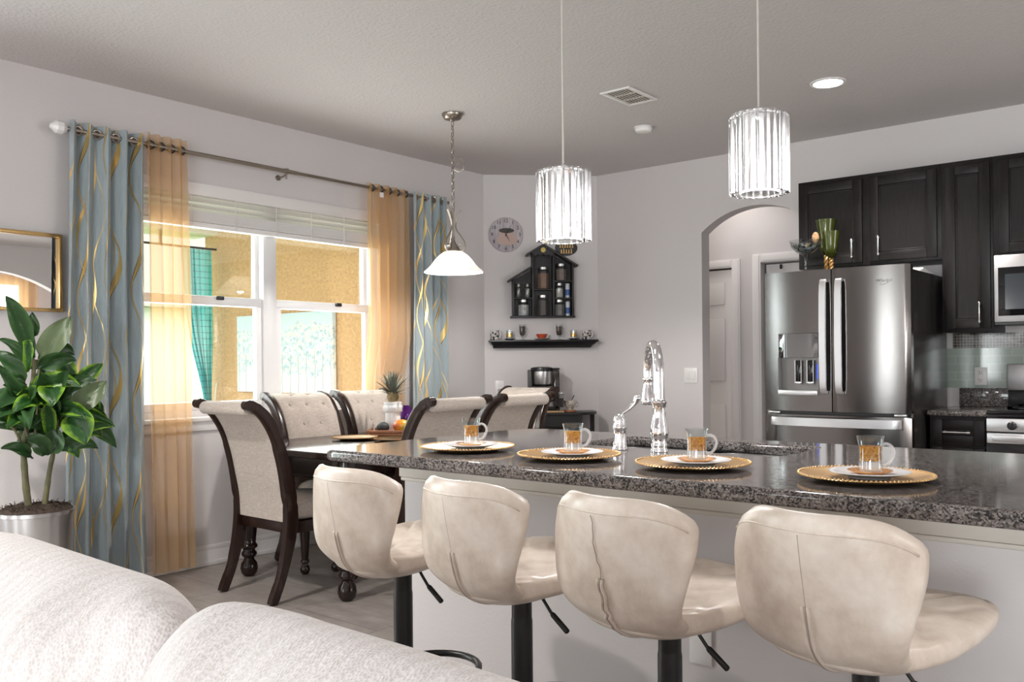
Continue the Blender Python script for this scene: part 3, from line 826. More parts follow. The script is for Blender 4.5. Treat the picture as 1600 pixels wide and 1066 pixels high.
# ------------------------------------------------------------------ sofa in the foreground (its back towards the island)
sf = thing('sofa', 'white chenille sofa in the foreground with plump back cushions', 'sofa', (0, 0, 0))
mb = MB(); mb.box(2.25, 4.60, -.35, .80, .06, .30, bev=.04, seg=3); mb.build('base', M_['chenille'], sf)
mb = MB(); mb.box(2.25, 4.60, .66, .86, .30, .58, bev=.06, seg=4); mb.build('backrest', M_['chenille'], sf)
mb = MB(); mb.box(2.02, 2.25, -.35, .86, .06, .58, bev=.07, seg=4); mb.build('arm', M_['chenille'], sf)
mb = MB(); mb.box(4.60, 4.80, -.20, .86, .06, .45, bev=.07, seg=4); mb.build('arm', M_['chenille'], sf)
for x in (2.15, 4.68):
    for y in (-.28, .64):
        if x > 4 and y < 0: y = -.12
        mb = MB(); mb.cyl((x, y, .001), (x, y, .06), .022, .03); mb.build('foot', M_['chairwood'], sf)
def pillow(name, c, sx, sy, sz, tilt, mat, parent, seed, yaw=0, e=.34, sag=.02, ear=.08):
    rnd = random.Random(seed); ph = [rnd.uniform(0, 6.28) for _ in range(8)]
    def sg(a, p): return math.copysign(abs(a) ** p, a)
    M = Matrix.Translation(c) @ Matrix.Rotation(yaw, 4, 'Z') @ Matrix.Rotation(tilt, 4, 'X')
    def f(u, v):
        a = -pi + 2 * pi * u; b = -pi / 2 + pi * v
        x = sg(cos(b), .75) * sg(cos(a), e); z = sg(cos(b), .75) * sg(sin(a), e); y = sg(sin(b), .9)
        edge = max(abs(x), abs(z))
        w = .010 * sin(7 * x + ph[0]) * cos(5 * z + ph[1]) + .006 * sin(15 * x + 9 * z + ph[2])
        zz = z * sz * (1 + .05 * abs(x) ** 3) - (sag * (1 - x * x) * (z > 0) * abs(z)) * -1.0
        yy = y * sy * (1 - .25 * edge ** 4) + w
        xx = x * sx * (1 + .04 * abs(z) ** 3 + ear * abs(x * z) ** 3)
        zz += ear * sz * abs(x * z) ** 3 * (1 if z > 0 else -1)
        return M @ Vector((xx, yy, zz))
    mb = MB(); mb.grid(f, 96, 40, closeu=True)
    bmesh.ops.remove_doubles(mb.bm, verts=mb.bm.verts, dist=1e-5)
    return mb.build(name, mat, parent, smooth=180)
pillow('back_cushion', (3.385, .545, .650), .37, .165, .268, R(-20), M_['chenille'], sf, 3, yaw=R(-2))
pillow('back_cushion', (4.165, .545, .650), .385, .165, .268, R(-20), M_['chenille'], sf, 8, yaw=R(-2))
pillow('back_cushion', (2.63, .555, .690), .385, .15, .275, R(-18), M_['chenille'], sf, 5)
for (a, b) in ((2.26, 3.02), (3.03, 3.82), (3.83, 4.59)):
    mb = MB(); mb.box(a, b, -.36, .36, .302, .43, bev=.05, seg=4); mb.build('seat_cushion', M_['chenille'], sf)

# ------------------------------------------------------------------ dining table
TX0, TX1, TY0, TY1, TZ = .345, 1.368, 2.865, 4.83, .76
dt = thing('dining_table', 'long espresso wood dining table with turned ball-foot legs', 'table', ((TX0 + TX1) / 2, (TY0 + TY1) / 2, 0))
hx, hy = (TX1 - TX0) / 2, (TY1 - TY0) / 2
mb = MB(); mb.box(-hx, hx, -hy, hy, TZ - .038, TZ, bev=.008, seg=3); mb.build('tabletop', M_['tablewood'], dt, smooth=30)
mb = MB()
for s in (-1, 1):
    mb.box(s * (hx - .075) - .011, s * (hx - .075) + .011, -hy + .11, hy - .11, TZ - .145, TZ - .039)
    mb.box(-hx + .11, hx - .11, s * (hy - .075) - .011, s * (hy - .075) + .011, TZ - .145, TZ - .039)
    mb.box(s * (hx - .066) - .006, s * (hx - .066) + .006, -hy + .11, hy - .11, TZ - .150, TZ - .135, bev=.004)
    mb.box(-hx + .11, hx - .11, s * (hy - .066) - .006, s * (hy - .066) + .006, TZ - .150, TZ - .135, bev=.004)
mb.build('apron', M_['tablewood'], dt, smooth=30)
for sx in (-1, 1):
    for sy in (-1, 1):
        mb = MB(); cx, cy = sx * (hx - .078), sy * (hy - .085)
        mb.box(cx - .052, cx + .052, cy - .052, cy + .052, TZ - .24, TZ - .039, bev=.006)
        mb.lathe([(0, .001), (.028, .001), (.043, .018), (.050, .045), (.045, .075), (.030, .095), (.028, .104), (.036, .112), (.044, .124), (.044, .134), (.034, .146), (.034, .156), (.047, .165), (.048, .176), (.038, .19), (.040, .22), (.052, .33), (.056, .42), (.046, .47), (.040, .485), (.050, .495), (.050, TZ - .24), (0, TZ - .24)], (cx, cy, 0), 28)
        mb.build('leg', M_['tablewood'], dt)
# ------------------------------------------------------------------ dining chairs: local +Y is the front
def make_chair(label):
    t = thing('dining_chair', label, 'chair', (0, 0, 0), 0, 'scroll-back dining chairs')
    W = .222
    st = spline([(-.34, .0015), (-.285, .13), (-.245, .27), (-.222, .40), (-.226, .50), (-.248, .62), (-.275, .74), (-.315, .86), (-.375, .955), (-.435, 1.003), (-.475, 1.018)], 5)
    zs = [p.y for p in st]
    ws = [.044 + .028 * math.exp(-((z - .42) / .16) ** 2) + .012 * (z > .5) - .006 * max(0, (z - .95) / .08) for z in zs]
    for s in (-1, 1):
        mb = MB(); mb.sweep([(p.x, p.y) for p in st], ws, s * W - .019, s * W + .019, bev=.006)
        mb.tube([(s * W - .0189, -.474, 1.0165), (s * W + .0189, -.474, 1.0165)], .0245, 20)
        mb.build('rear_leg', M_['chairwood'], t, smooth=35)
    # upholstered back, tufted on the front, rolled at the top
    ct = spline([(-.222, .405), (-.228, .52), (-.252, .64), (-.279, .76), (-.319, .875), (-.375, .965), (-.43, 1.006), (-.468, 1.016)], 6)
    n = len(ct)
    btn = []
    for r in range(4):
        k = 3 if r % 2 == 0 else 2
        for i in range(k):
            btn.append(((i - (k - 1) / 2) * .13, .36 + r * .155))
    front, back = [], []
    hw = W - .0195
    nx = 40; nv = 44
    def cl(v):
        q = v * (n - 1); i = min(int(q), n - 2); f = q - i
        p = ct[i].lerp(ct[i + 1], f); tt = (ct[i + 1] - ct[i]).normalized()
        return p, Vector((tt.y, -tt.x))
    def fr(u, v):
        x = (u - .5) * 2 * hw; p, nn = cl(v)
        e = (1 - abs(u - .5) * 2)
        d = .026 + .012 * min(1, e * 8) ** .5 + .006 * sin(pi * v)
        d *= 1 - .78 * max(0, (v - .72) / .28)
        for bx, bv in btn:
            q = ((x - bx) / .03) ** 2 + ((v - bv) * .75 / .03) ** 2
            d -= .015 * math.exp(-q)
        return (x, p.x + nn.x * d, p.y + nn.y * d)
    def bk(u, v):
        x = (u - .5) * 2 * hw; p, nn = cl(v)
        d = .018 + .006 * min(1, (1 - abs(u - .5) * 2) * 8) ** .5
        return (x, p.x - nn.x * d, p.y - nn.y * d)
    mb = MB(); A = mb.grid(fr, nx, nv); B = mb.grid(bk, nx, nv)
    for j in range(nv):
        for i in (0, nx):
            mb.bm.faces.new((A[j][i], A[j + 1][i], B[j + 1][i], B[j][i]))
    for i in range(nx):
        mb.bm.faces.new((A[0][i], A[0][i + 1], B[0][i + 1], B[0][i])); mb.bm.faces.new((A[nv][i], A[nv][i + 1], B[nv][i + 1], B[nv][i]))
    # the roll hanging over the back
    mb.lathe([(0, -hw), (.026, -hw), (.0330, -hw + .012), (.0340, 0), (.0330, hw - .012), (.026, hw), (0, hw)], (0, -.455, .994), 24, M=Matrix.Rotation(R(90), 4, 'Y'))
    bo = mb.build('backrest', M_['linen'], t, smooth=50)
    for bx, bv in btn:
        if bv > .87: continue
        u = bx / (2 * hw) + .5; p = Vector(fr(u, bv)); _, nn = cl(bv)
        mb = MB(); mb.sphere(p + Vector((0, nn.x * .003, nn.y * .003)), .011, 1, .6, 1, 10); mb.build('button', M_['linen'], bo, smooth=180)
    mb = MB(); mb.box(-W + .02, W - .02, -.235, -.205, .345, .402, bev=.004); mb.build('rear_rail', M_['chairwood'], t, smooth=30)
    mb = MB(); mb.prism([(-.195, -.2), (.195, -.2), (.224, .205), (-.224, .205)], .335, .395, bev=.004); mb.build('seat_rail', M_['chairwood'], t, smooth=30)
    def seat(u, v):
        a = -pi + 2 * pi * u; b = -pi / 2 + pi * v
        def sg(q, p): return math.copysign(abs(q) ** p, q)
        x = sg(cos(b), .35) * sg(cos(a), .28); y = sg(cos(b), .35) * sg(sin(a), .28); z = sg(sin(b), .7)
        w = .216 + .014 * y
        return (x * w,   .010 + y * .216, .447 + z * .056 + .016 * (1 - x * x) * (1 - y * y) * (z > 0))
    mb = MB(); mb.grid(seat, 64, 20, closeu=True); bmesh.ops.remove_doubles(mb.bm, verts=mb.bm.verts, dist=1e-5); mb.build('seat', M_['linen'], t, smooth=180)
    for s in (-1, 1):
        mb = MB()
        mb.lathe([(0, .001), (.016, .001), (.026, .012), (.029, .028), (.024, .046), (.017, .056), (.017, .062), (.025, .070), (.025, .080), (.019, .088), (.021, .11), (.031, .27), (.032, .31), (.026, .325), (.026, .34), (0, .34)], (s * .193, .180, 0), 20)
        mb.build('front_leg', M_['chairwood'], t)
    return t
ch = make_chair('scroll-back dining chair at the near head of the table, its plain back to us')
ch.location = (.845, 2.99, 0)
dup(ch, 'tufted dining chair under the dining window, the one nearer the head chair', (.562, 3.515, 0), R(-90))
dup(ch, 'tufted dining chair behind the pineapple, on the window side of the table', (.562, 4.07, 0), R(-90))
dup(ch, 'dining chair backing onto the island, just right of the fruit tray', (1.150, 3.455, 0), R(90))
dup(ch, 'dining chair backing onto the island, directly in front of the coffee maker', (1.150, 4.03, 0), R(90))
dup(ch, 'dining chair at the far head of the table, facing us before the diagonal wall', (.80, 4.64, 0), R(180))

# ---- things on the dining table
def plate_profile(r, h, t=.003, foot=.55):
    return [(0, .0005), (r * foot, .0005), (r * (foot + .05), .003), (r * .98, h - .001), (r, h), (r * .985, h + t * .6), (r * (foot + .1), .003 + t), (r * foot, .0015 + t), (0, .0015 + t)]
def charger_mat():
    m, nt, out = new_mat('gold_charger')
    v = coords(nt)
    f = noise(nt, v, 5, 2)
    prin(nt, out, (.62, .40, .19), mth(nt, 'MULTIPLY_ADD', f, .15, .26), .85)
    return m
M_['charger'] = charger_mat()
def make_charger(name, label, loc, group, mat=None, bead=True):
    t = thing(name, label, 'charger plate', loc, 0, group)
    mb = MB(); mb.lathe(plate_profile(.163, .014, .0025, .62), seg=64); mb.build('plate_body', mat or M_['charger'], t)
    mb = MB()
    for i in range(96):
        a = 2 * pi * i / 96; mb.sphere((.160 * cos(a), .160 * sin(a), .0155), .0034, seg=6)
    mb.build('beaded_rim', mat or M_['charger'], t, smooth=180)
    return t
bronze = simple('bronze_charger', (.26, .14, .05), .3, 1)
cz = TZ + .0008
dc = make_charger('charger_plate', 'bronze charger plate on the dining table nearer the head chair', (.722, 3.490, cz), 'charger plates on the dining table', bronze)
dc.scale = (.85, .85, 1)
dup(dc, 'bronze charger plate on the dining table nearer the island chairs, below the mango', (1.005, 3.575, cz))
FX, FY = .653, 3.912
tr = thing('fruit_tray', 'reddish wooden tray holding fruit and a white canister on the dining table', 'tray', (FX, FY, cz), R(39.5))
mb = MB(); mb.prism([(-.19, -.10), (-.16, -.13), (.16, -.13), (.19, -.10), (.19, .10), (.16, .13), (-.16, .13), (-.19, .10)], 0, .012, bev=.003)
for (x0, x1, y0, y1) in ((-.17, .17, -.13, -.118), (-.17, .17, .118, .13), (-.19, -.178, -.11, .11), (.178, .19, -.11, .11)):
    mb.box(x0, x1, y0, y1, .0121, .034, bev=.004)
mb.build('tray_body', M_['traywood'], tr, smooth=30)
fz = cz + .0135
cn = thing('canister', 'square white ceramic canister with a folded collar on the fruit tray', 'canister', (.590, 3.925, fz), R(39))
mb = MB(); mb.prism([(.052 * cos(a) * (1.18 if 0 else 1), .052 * sin(a)) for a in [i * 2 * pi / 8 + pi / 8 for i in range(8)]], 0, .15, bev=.006)
mb.lathe([(.058, .15), (.060, .19), (.055, .192), (.048, .19), (.046, .15)], seg=24); mb.lathe([(0, .15), (.052, .15)], seg=8); mb.build('body', M_['porcelain'], cn, smooth=50)
mb = MB(); mb.lathe([(.050, .128), (.060, .126), (.066, .134), (.065, .150), (.068, .158), (.064, .170), (.056, .172), (.050, .168)], seg=8, M=Matrix.Rotation(pi / 8, 4, 'Z')); mb.build('collar', M_['porcelain'], cn)
pa = thing('pineapple', 'spiky pineapple top standing in the white canister', 'pineapple', (.590, 3.925, fz + .1925))
mb = MB(); mb.lathe([(0, .0005), (.030, .002), (.040, .03), (.036, .055), (.015, .07), (0, .07)], seg=16); mb.build('body', simple('pineapple_skin', (.22, .16, .07), .7, nscale=60, nstr=1, ndist=.01, var=.4, vscale=60), pa)
pm = simple('pineapple_leaf', (.15, .16, .125), .6, var=.3, vscale=20)
rp = random.Random(3)
mb = MB()
for i in range(44):
    lv = i / 44; a = i * 2.4; el = R(20 + 62 * lv + rp.uniform(-8, 8)); L = .085 + .085 * (1 - abs(lv - .45)); z0 = .045 + .055 * lv
    d = Vector((cos(a) * cos(el), sin(a) * cos(el), sin(el))); b = Vector((cos(a) * .012, sin(a) * .012, z0)); sd = Vector((-sin(a), cos(a), 0))
    def f(u, v, b=b, d=d, sd=sd, L=L): return b + d * L * v + Vector((0, 0, -.020 * v * v)) + sd * (u - .5) * .022 * (1 - v) ** .7 + Vector((0, 0, -.012 * abs(u - .5) * (1 - v)))
    mb.grid(f, 2, 6)
co = mb.build('crown', pm, pa, smooth=180)
fr_m = simple('mango_skin', (.62, .24, .03), .3, var=.0)
def mango_mat():
    m, nt, out = new_mat('ripe_mango')
    tc = nd(nt, 'ShaderNodeTexCoord'); sp = nd(nt, 'ShaderNodeSeparateXYZ'); nt.links.new(tc.outputs['Object'], sp.inputs[0])
    f = mth(nt, 'ADD', mth(nt, 'MULTIPLY', sp.outputs[0], 7.5), noise(nt, coords(nt), 14, 3))
    prin(nt, out, ramp(nt, f, [(.1, (.48, .07, .03)), (.38, (.70, .26, .03)), (.62, (.62, .38, .04)), (.85, (.22, .26, .04))]), .28, 0)
    return m
av = tag(MB().sphere((0, 0, .0345), .0375, 1.1, .95, .92, 24).build('avocado', simple('avocado_skin', (.022, .022, .024), .5, nscale=120, nstr=.6, ndist=.004), None, 180), 'dark avocado on the left of the fruit tray, before the canister', 'avocado'); av.location = (.614, 3.815, fz); av.rotation_euler[2] = R(40)
mg = tag(MB().sphere((0, 0, .043), .046, 1.25, .95, .93, 28).build('mango', mango_mat(), None, 180), 'orange and green mango in front of the white canister', 'mango'); mg.location = (.722, 3.878, fz); mg.rotation_euler[2] = R(40)
def fruit(name, label, cat, loc, r, col, sx=1.25):
    o = tag(MB().sphere((0, 0, r * .95), r, sx, 1, .95, 24).build(name, simple(name + '_skin', col, .35, nscale=150, nstr=.2), None, 180), label, cat)
    o.location = loc; return o
fruit('lemon', 'yellow lemon beside the mango on the fruit tray', 'lemon', (.712, 3.985, fz), .036, (.60, .50, .05))
sn = thing('snack_bag', 'shiny purple snack bag behind the white canister', 'bag', (.553, 4.075, cz), R(38))
def bagf(u, v):
    x = (u - .5) * .10 * (1 - .6 * abs(2 * v - 1) ** 2.5); e = (1 - (2 * u - 1) ** 2); q = sin(pi * v)
    return lambda s: (x, s * (.024 * e * q + .001), .006 + v * .17)
mb = MB(); A = mb.grid(lambda u, v: bagf(u, v)(1), 12, 12); B = mb.grid(lambda u, v: bagf(u, v)(-1), 12, 12); mb.build('wrapper', simple('purple_foil', (.075, .012, .13), .2, .5, var=.5, vscale=18), sn, 180)

# ------------------------------------------------------------------ dining lamp
DLX, DLY = 1.042, 4.03
dlm = thing('pendant_lamp', 'brushed nickel chain pendant with a white bell shade over the dining table', 'pendant lamp', (DLX, DLY, 0))
mb = MB(); mb.lathe([(0, H - .001), (.066, H - .001), (.066, H - .008), (.056, H - .028), (.050, H - .034), (.018, H - .040), (.012, H - .048), (0, H - .048)], seg=32); mb.build('canopy', M_['nickel'], dlm)
mb = MB(); zt, zb = H - .046, 2.175
nl = 17; st_ = (zt - zb) / nl
for i in range(nl):
    zc = zt - (i + .5) * st_; h = st_ * .62
    loop = [(0, .0095 * cos(a), h * sin(a)) if i % 2 else (.0095 * cos(a), 0, h * sin(a)) for a in [k * 2 * pi / 14 for k in range(14)]]
    mb.tube([(p[0], p[1], zc + p[2]) for p in loop], .0026, 6, closed=True)
mb.build('chain', M_['nickel'], dlm)
mb = MB()
mb.tube(spline([(.004, .004, zt), (.006, -.006, 2.60), (.004, .006, 2.52), (.045, .03, 2.50), (.06, .045, 2.45), (.035, .03, 2.415), (.006, .006, 2.43), (.04, .035, 2.43), (.055, .04, 2.46), (.01, .01, 2.46), (.004, -.005, 2.35), (.003, .003, 2.18)], 8), .0022, 6)
mb.build('cord', M_['nickel'], dlm)
mb = MB(); mb.cyl((0, 0, 2.185), (0, 0, 1.97), .0045); mb.lathe([(0, 2.01), (.009, 2.01), (.010, 1.985), (.014, 1.97), (.030, 1.945), (.040, 1.925), (.040, 1.915), (0, 1.915)], seg=24)
mb.lathe([(0, 2.185), (.008, 2.18), (.008, 2.165), (0, 2.16)], seg=12); mb.build('stem', M_['nickel'], dlm)
for k in range(3):
    a0 = R(30 + 120 * k)
    pr = spline([(.050, 2.175), (.030, 2.135), (.016, 2.09), (.020, 2.05), (.050, 2.005), (.072, 1.965), (.070, 1.93), (.048, 1.918), (.034, 1.935), (.038, 1.958), (.052, 1.955), (.050, 1.942)], 6)
    mb = MB(); mb.tube([(p.x * cos(a0), p.x * sin(a0), p.y) for p in pr], .0048, 8); mb.build('scroll_arm', M_['nickel'], dlm)
shm, nt, out = new_mat('alabaster_shade')
tl = nd(nt, 'ShaderNodeBsdfTranslucent'); tl.inputs[0].default_value = (.95, .93, .90, 1)
df = nd(nt, 'ShaderNodeBsdfPrincipled'); df.inputs['Base Color'].default_value = (.85, .83, .82, 1); df.inputs['Roughness'].default_value = .25
mx = nd(nt, 'ShaderNodeMixShader'); mx.inputs[0].default_value = .5
nt.links.new(df.outputs[0], mx.inputs[1]); nt.links.new(tl.outputs[0], mx.inputs[2])
nt.links.new(mx.outputs[0], out.inputs[0])
mb = MB()
pro = [(.030, 1.918), (.060, 1.912), (.092, 1.890), (.118, 1.862), (.140, 1.832), (.162, 1.808), (.182, 1.792), (.187, 1.787), (.184, 1.783)]
mb.lathe(pro + [(r - .006, z - .002) for r, z in pro[::-1][1:]], seg=56); mb.build('shade', shm, dlm)
mb = MB(); mb.sphere((0, 0, 1.86), .028, seg=16); mb.cyl((0, 0, 1.88), (0, 0, 1.915), .013); mb.build('bulb', emit('warm_bulb', (1, .93, .85), 30), dlm)

# ------------------------------------------------------------------ ceiling things
vt = thing('ceiling_vent', 'white slatted air vent in the ceiling', 'vent', (2.084, 4.435, H))
mb = MB()
for (a, b, c, d) in ((-.10, .10, -.16, -.14), (-.10, .10, .14, .16), (-.10, -.08, -.14, .14), (.08, .10, -.14, .14)):
    mb.box(a, b, c, d, -.010, -.001, bev=.002)
mb.build('vent_frame', M_['plastic'], vt)
mb = MB()
for i in range(8):
    x = -.07 + i * .02
    mb.box(-.009, .009, -.14, .14, -.0007, .0007, M=Matrix.Translation((x, 0, -.006)) @ Matrix.Rotation(R(14), 4, 'Y'))
mb.box(-.08, .08, -.05, -.047, -.0095, -.003); mb.box(-.08, .08, .047, .05, -.0095, -.003)
mb.build('vent_slats', simple('vent_paint', (.58, .55, .50), .5), vt, smooth=0)
mb = MB(); mb.box(-.08, .08, -.14, .14, -.0012, -.0005); mb.build('duct_shade_sheet', simple('duct_shade_grey', (.10, .095, .09), .8), vt, smooth=0)  # thin dark sheet whose colour stands for the shade inside the duct
sd = thing('smoke_detector', 'small round white smoke detector on the ceiling', 'smoke detector', (1.782, 5.10, H))
mb = MB(); mb.lathe([(0, -.001), (.055, -.001), (.058, -.012), (.052, -.030), (.045, -.034), (0, -.034)], seg=32); mb.build('housing', M_['plastic'], sd)
mb = MB(); mb.lathe([(.060, -.0008), (.064, -.0008), (.064, -.006), (.060, -.006)], seg=32); mb.build('base_ring', M_['plastic'], sd)
def ceiling_spot(label, x, y, s=1.0):
    t = thing('recessed_light', label, 'recessed light', (x, y, H))
    mb = MB(); mb.lathe([(.078, -.0008), (.098, -.0008), (.098, -.006), (.080, -.008), (.078, -.006)], seg=40); mb.build('trim_ring', M_['plastic'], t)
    mb = MB(); mb.lathe([(0, -.0035), (.079, -.0035), (.079, -.0012), (0, -.0012)], seg=40); mb.build('lens', emit('downlight_lens', (1, .97, .93), 14 * s), t)
    return t
ceiling_spot('bright round recessed light in the kitchen ceiling', 3.062, 4.965)

# ------------------------------------------------------------------ coffee corner on the diagonal wall (local x along the wall, -y out of it)
def dthing(name, label, cat, u, off, z, group=None):
    return thing(name, label, cat, dl(u, off, z), D45, group)
# clock
ck = dthing('wall_clock', 'round clock with a coffee cup face on the diagonal wall', 'clock', .184, .0012, 2.279)
RX90 = Matrix.Rotation(R(90), 4, 'X')     # lathe axis -> -y
CR = .1445
mb = MB(); mb.lathe([(0, 0), (CR, 0), (CR, .010), (CR - .004, .014), (CR - .006, .0125), (0, .0125)], seg=56, M=RX90)
m, nt, out = new_mat('clock_planks')
f = noise(nt, coords(nt, (30, 30, 2)), 2, 4); prin(nt, out, ramp(nt, f, [(.3, (.34, .31, .34)), (.7, (.55, .50, .52))]), .6)
mb.build('clock_face', m, ck)
def flat(mb, pts, d, t=.0006):
    """polygon in the (x, z) plane of the wall, d in front of it"""
    mb.prism([(x, z) for x, z in pts], d, d + t, M=RX90)
def ell(cx, cz, rx, rz, n=28, a0=0, a1=2 * pi):
    return [(cx + rx * cos(a0 + (a1 - a0) * i / n), cz + rz * sin(a0 + (a1 - a0) * i / n)) for i in range(n)]
ink = simple('clock_ink', (.02, .016, .018), .6)
for k in range(1, 13):
    mb = MB()
    a = pi / 2 - 2 * pi * k / 12; r = CR * .80
    M = Matrix.Translation((r * cos(a), -.0130, r * sin(a))) @ RX90
    add_text(mb, str(k), .042, M)
    mb.build('numeral', ink, ck, smooth=0)
mb = MB(); flat(mb, ell(.01, -.040, .088, .046), .0128); flat(mb, ell(.005, -.010, .062, .058, 28, pi, 2 * pi) + [(.067, .030), (-.057, .030)], .0140)
mb.build('printed_cup', simple('print_cream', (.52, .38, .33), .6), ck, smooth=0)
mb = MB(); flat(mb, ell(.005, .034, .064, .021), .0148); mb.build('printed_coffee', simple('print_coffee', (.05, .042, .038), .5), ck, smooth=0)
mb = MB()
def hand(a, L, w): return [(-w * sin(a), w * cos(a)), (L * cos(a), L * sin(a)), (w * sin(a), -w * cos(a)), (-.02 * cos(a), -.02 * sin(a))]
flat(mb, hand(R(60), .105, .004), .018, .0008); flat(mb, hand(R(-60), .075, .005), .0165, .0008)
mb.build('hands', M_['black'], ck, smooth=0)
# oval sign with two rows of gold letters
sg = dthing('wall_sign', 'small black oval sign with two rows of gold lettering above the spice shelf roof', 'sign', .692, .0012, 2.172)
mb = MB(); mb.prism(ell(0, 0, .094, .066, 40), 0, .008, M=RX90, bev=.002); mb.build('plaque', M_['rackblack'], sg)
mb = MB()
rg = random.Random(2)
for row, (n, zc) in enumerate(((6, .020), (5, -.028))):
    for i in range(n):
        x = (i - (n - 1) / 2) * .021
        mb.box(x - .0045, x + .0045, -.0096, -.0081, zc - .018, zc + .014); mb.box(x - .007, x + .007, -.0096, -.0081, zc - .019, zc - .012)
        if rg.random() < .6: mb.box(x - .0055, x + .003, -.0096, -.0081, zc + .017, zc + .022)
mb.build('lettering', M_['goldframe'], sg, smooth=0)

# house-shaped spice shelf
hs_ = dthing('spice_shelf', 'black house-shaped wall shelf full of spice jars', 'shelf', 0, .001, 0)
DEP = .10
def dbox(mb, u0, u1, z0, z1, d0=0.0, d1=DEP, bev=.0015): mb.box(u0, u1, -d1, -d0, z0, z1, bev=bev)
mb = MB()
mb.prism([(.228, 1.585), (.738, 1.585), (.738, 2.025), (.486, 2.165), (.392, 2.11), (.392, 1.985), (.228, 1.895)], 0, .006, M=RX90); mb.build('back_panel', M_['rackblack'], hs_, smooth=0)
def roof(u0, z0, u1, z1, th=.016, ext=.012):
    a = atan2(z1 - z0, u1 - u0); L = sqrt((u1 - u0) ** 2 + (z1 - z0) ** 2)
    mb = MB(); mb.box(0, L, -DEP - ext, 0, -th, 0, bev=.002, M=Matrix.Translation((u0, 0, z0)) @ Matrix.Rotation(-a, 4, 'Y')); mb.build('roof_board', M_['rackblack'], hs_, smooth=30)
roof(.342, 2.108, .487, 2.196); roof(.485, 2.196, .776, 2.018); roof(.188, 1.892, .385, 2.010)
for (u, z0, z1) in ((.228, 1.598, 1.90), (.724, 1.598, 2.035)):
    mb = MB(); dbox(mb, u, u + .014, z0, z1); mb.build('side_panel', M_['rackblack'], hs_, smooth=30)
for (u, z1) in ((.391, 2.122), (.563, 2.135)):
    mb = MB(); dbox(mb, u, u + .014, 1.598, z1); mb.build('divider', M_['rackblack'], hs_, smooth=30)
for (u0, u1, z) in ((.242, .391, 1.749), (.405, .563, 1.821), (.577, .724, 1.891), (.577, .724, 1.749)):
    mb = MB(); dbox(mb, u0, u1, z - .011, z, .006, DEP - .004); mb.build('shelf_board', M_['rackblack'], hs_, smooth=30)
mb = MB(); dbox(mb, .212, .746, 1.583, 1.5975, 0, DEP + .010); mb.build('base_board', M_['rackblack'], hs_, smooth=30)
mb = MB(); mb.prism([(.400, 2.105), (.42, 2.09), (.44, 2.108), (.46, 2.095), (.485, 2.11), (.51, 2.095), (.53, 2.108), (.55, 2.09), (.568, 2.105), (.568, 2.13), (.486, 2.175), (.400, 2.127)], DEP - .008, DEP - .001, M=RX90); mb.build('scalloped_gable', M_['rackblack'], hs_, smooth=0)
mb = MB(); mb.lathe([(0, 0), (.021, 0), (.021, .004), (.015, .007), (0, .005)], (.485, -DEP + .002, 2.143), 24, M=RX90); mb.build('medallion', simple('yellow_medallion', (.62, .47, .12), .4), hs_)
# jars
def jar(label, u, z, w, h, col, lid=None, off=.055, square=True, var=.4, fill=.8, group='spice jars on the house shelf'):
    t = dthing('spice_jar', label, 'jar', u, off, z + .0008, group)
    r = w / 2; lh = .022 if h > .1 else .018
    k = 8 if square else 24
    mb = MB(); M = Matrix.Rotation(pi / 8, 4, 'Z') if square else None
    prof = [(0, .0005), (r * .92, .0005), (r, .006), (r, h - lh - .012), (r * .72, h - lh - .002), (r * .72, h - lh)]
    mb.lathe(prof, seg=k, M=M); mb.build('glass_body', M_['clear'], t, smooth=30)
    mb = MB(); mb.lathe([(0, .003), (r * .90, .003), (r * .94, .008), (r * .94, (h - lh) * fill), (0, (h - lh) * fill + .003)], seg=k, M=M); mb.build('contents', simple('spice_' + label.split()[0], col, .8, nscale=240, nstr=.8, ndist=.003, var=var, vscale=160), t, smooth=30)
    mb = MB(); mb.lathe([(0, h - lh + .0005), (r * .80, h - lh + .0005), (r * .80, h - .002), (r * .74, h), (0, h)], seg=24); mb.build('lid', lid or M_['steelbowl'], t, smooth=40)
    return t
jar('reddish brown spice jar in the tall middle bay of the shelf', .487, 1.821, .100, .182, (.24, .14, .09))
jar('grey brown spice jar under the right slope of the house roof', .637, 1.891, .096, .140, (.20, .15, .13))
jar('silvery herb jar at the left of two small bottles, upper bay', .281, 1.749, .046, .115, (.12, .12, .11), square=False, var=.7)
jar('silvery salt jar at the right of two small bottles, upper bay', .355, 1.749, .046, .115, (.20, .20, .19), square=False, var=.7)
jar('white wrapped sweets jar in the bottom left bay', .320, 1.5985, .094, .135, (.50, .50, .50), var=.8)
jar('dark peppercorn jar in the bottom middle bay', .482, 1.5985, .100, .172, (.085, .072, .068), var=.6)
jar('white and blue labelled jar in the middle right bay', .622, 1.749, .066, .122, (.55, .52, .48), square=False, fill=.75)
jar('grey seed jar in the bottom right bay', .620, 1.5985, .090, .135, (.21, .205, .19), var=.5)
for (label, z, h) in (('blue and white salt shaker in the middle right bay', 1.749, .118), ('blue and white salt shaker in the bottom right bay', 1.5985, .118)):
    t = dthing('shaker', label, 'shaker', .692, .055, z + .0008)
    mb = MB(); mb.lathe([(0, 0), (.018, 0), (.0185, .003), (.0185, h - .004), (.017, h), (0, h)], seg=24); mb.build('body', simple('shaker_white', (.62, .66, .72), .4), t)
    mb = MB(); mb.lathe([(.0188, .02), (.0192, .021), (.0192, .068), (.0188, .069)], seg=24); mb.build('blue_label', simple('label_blue', (.06, .13, .36), .4), t)
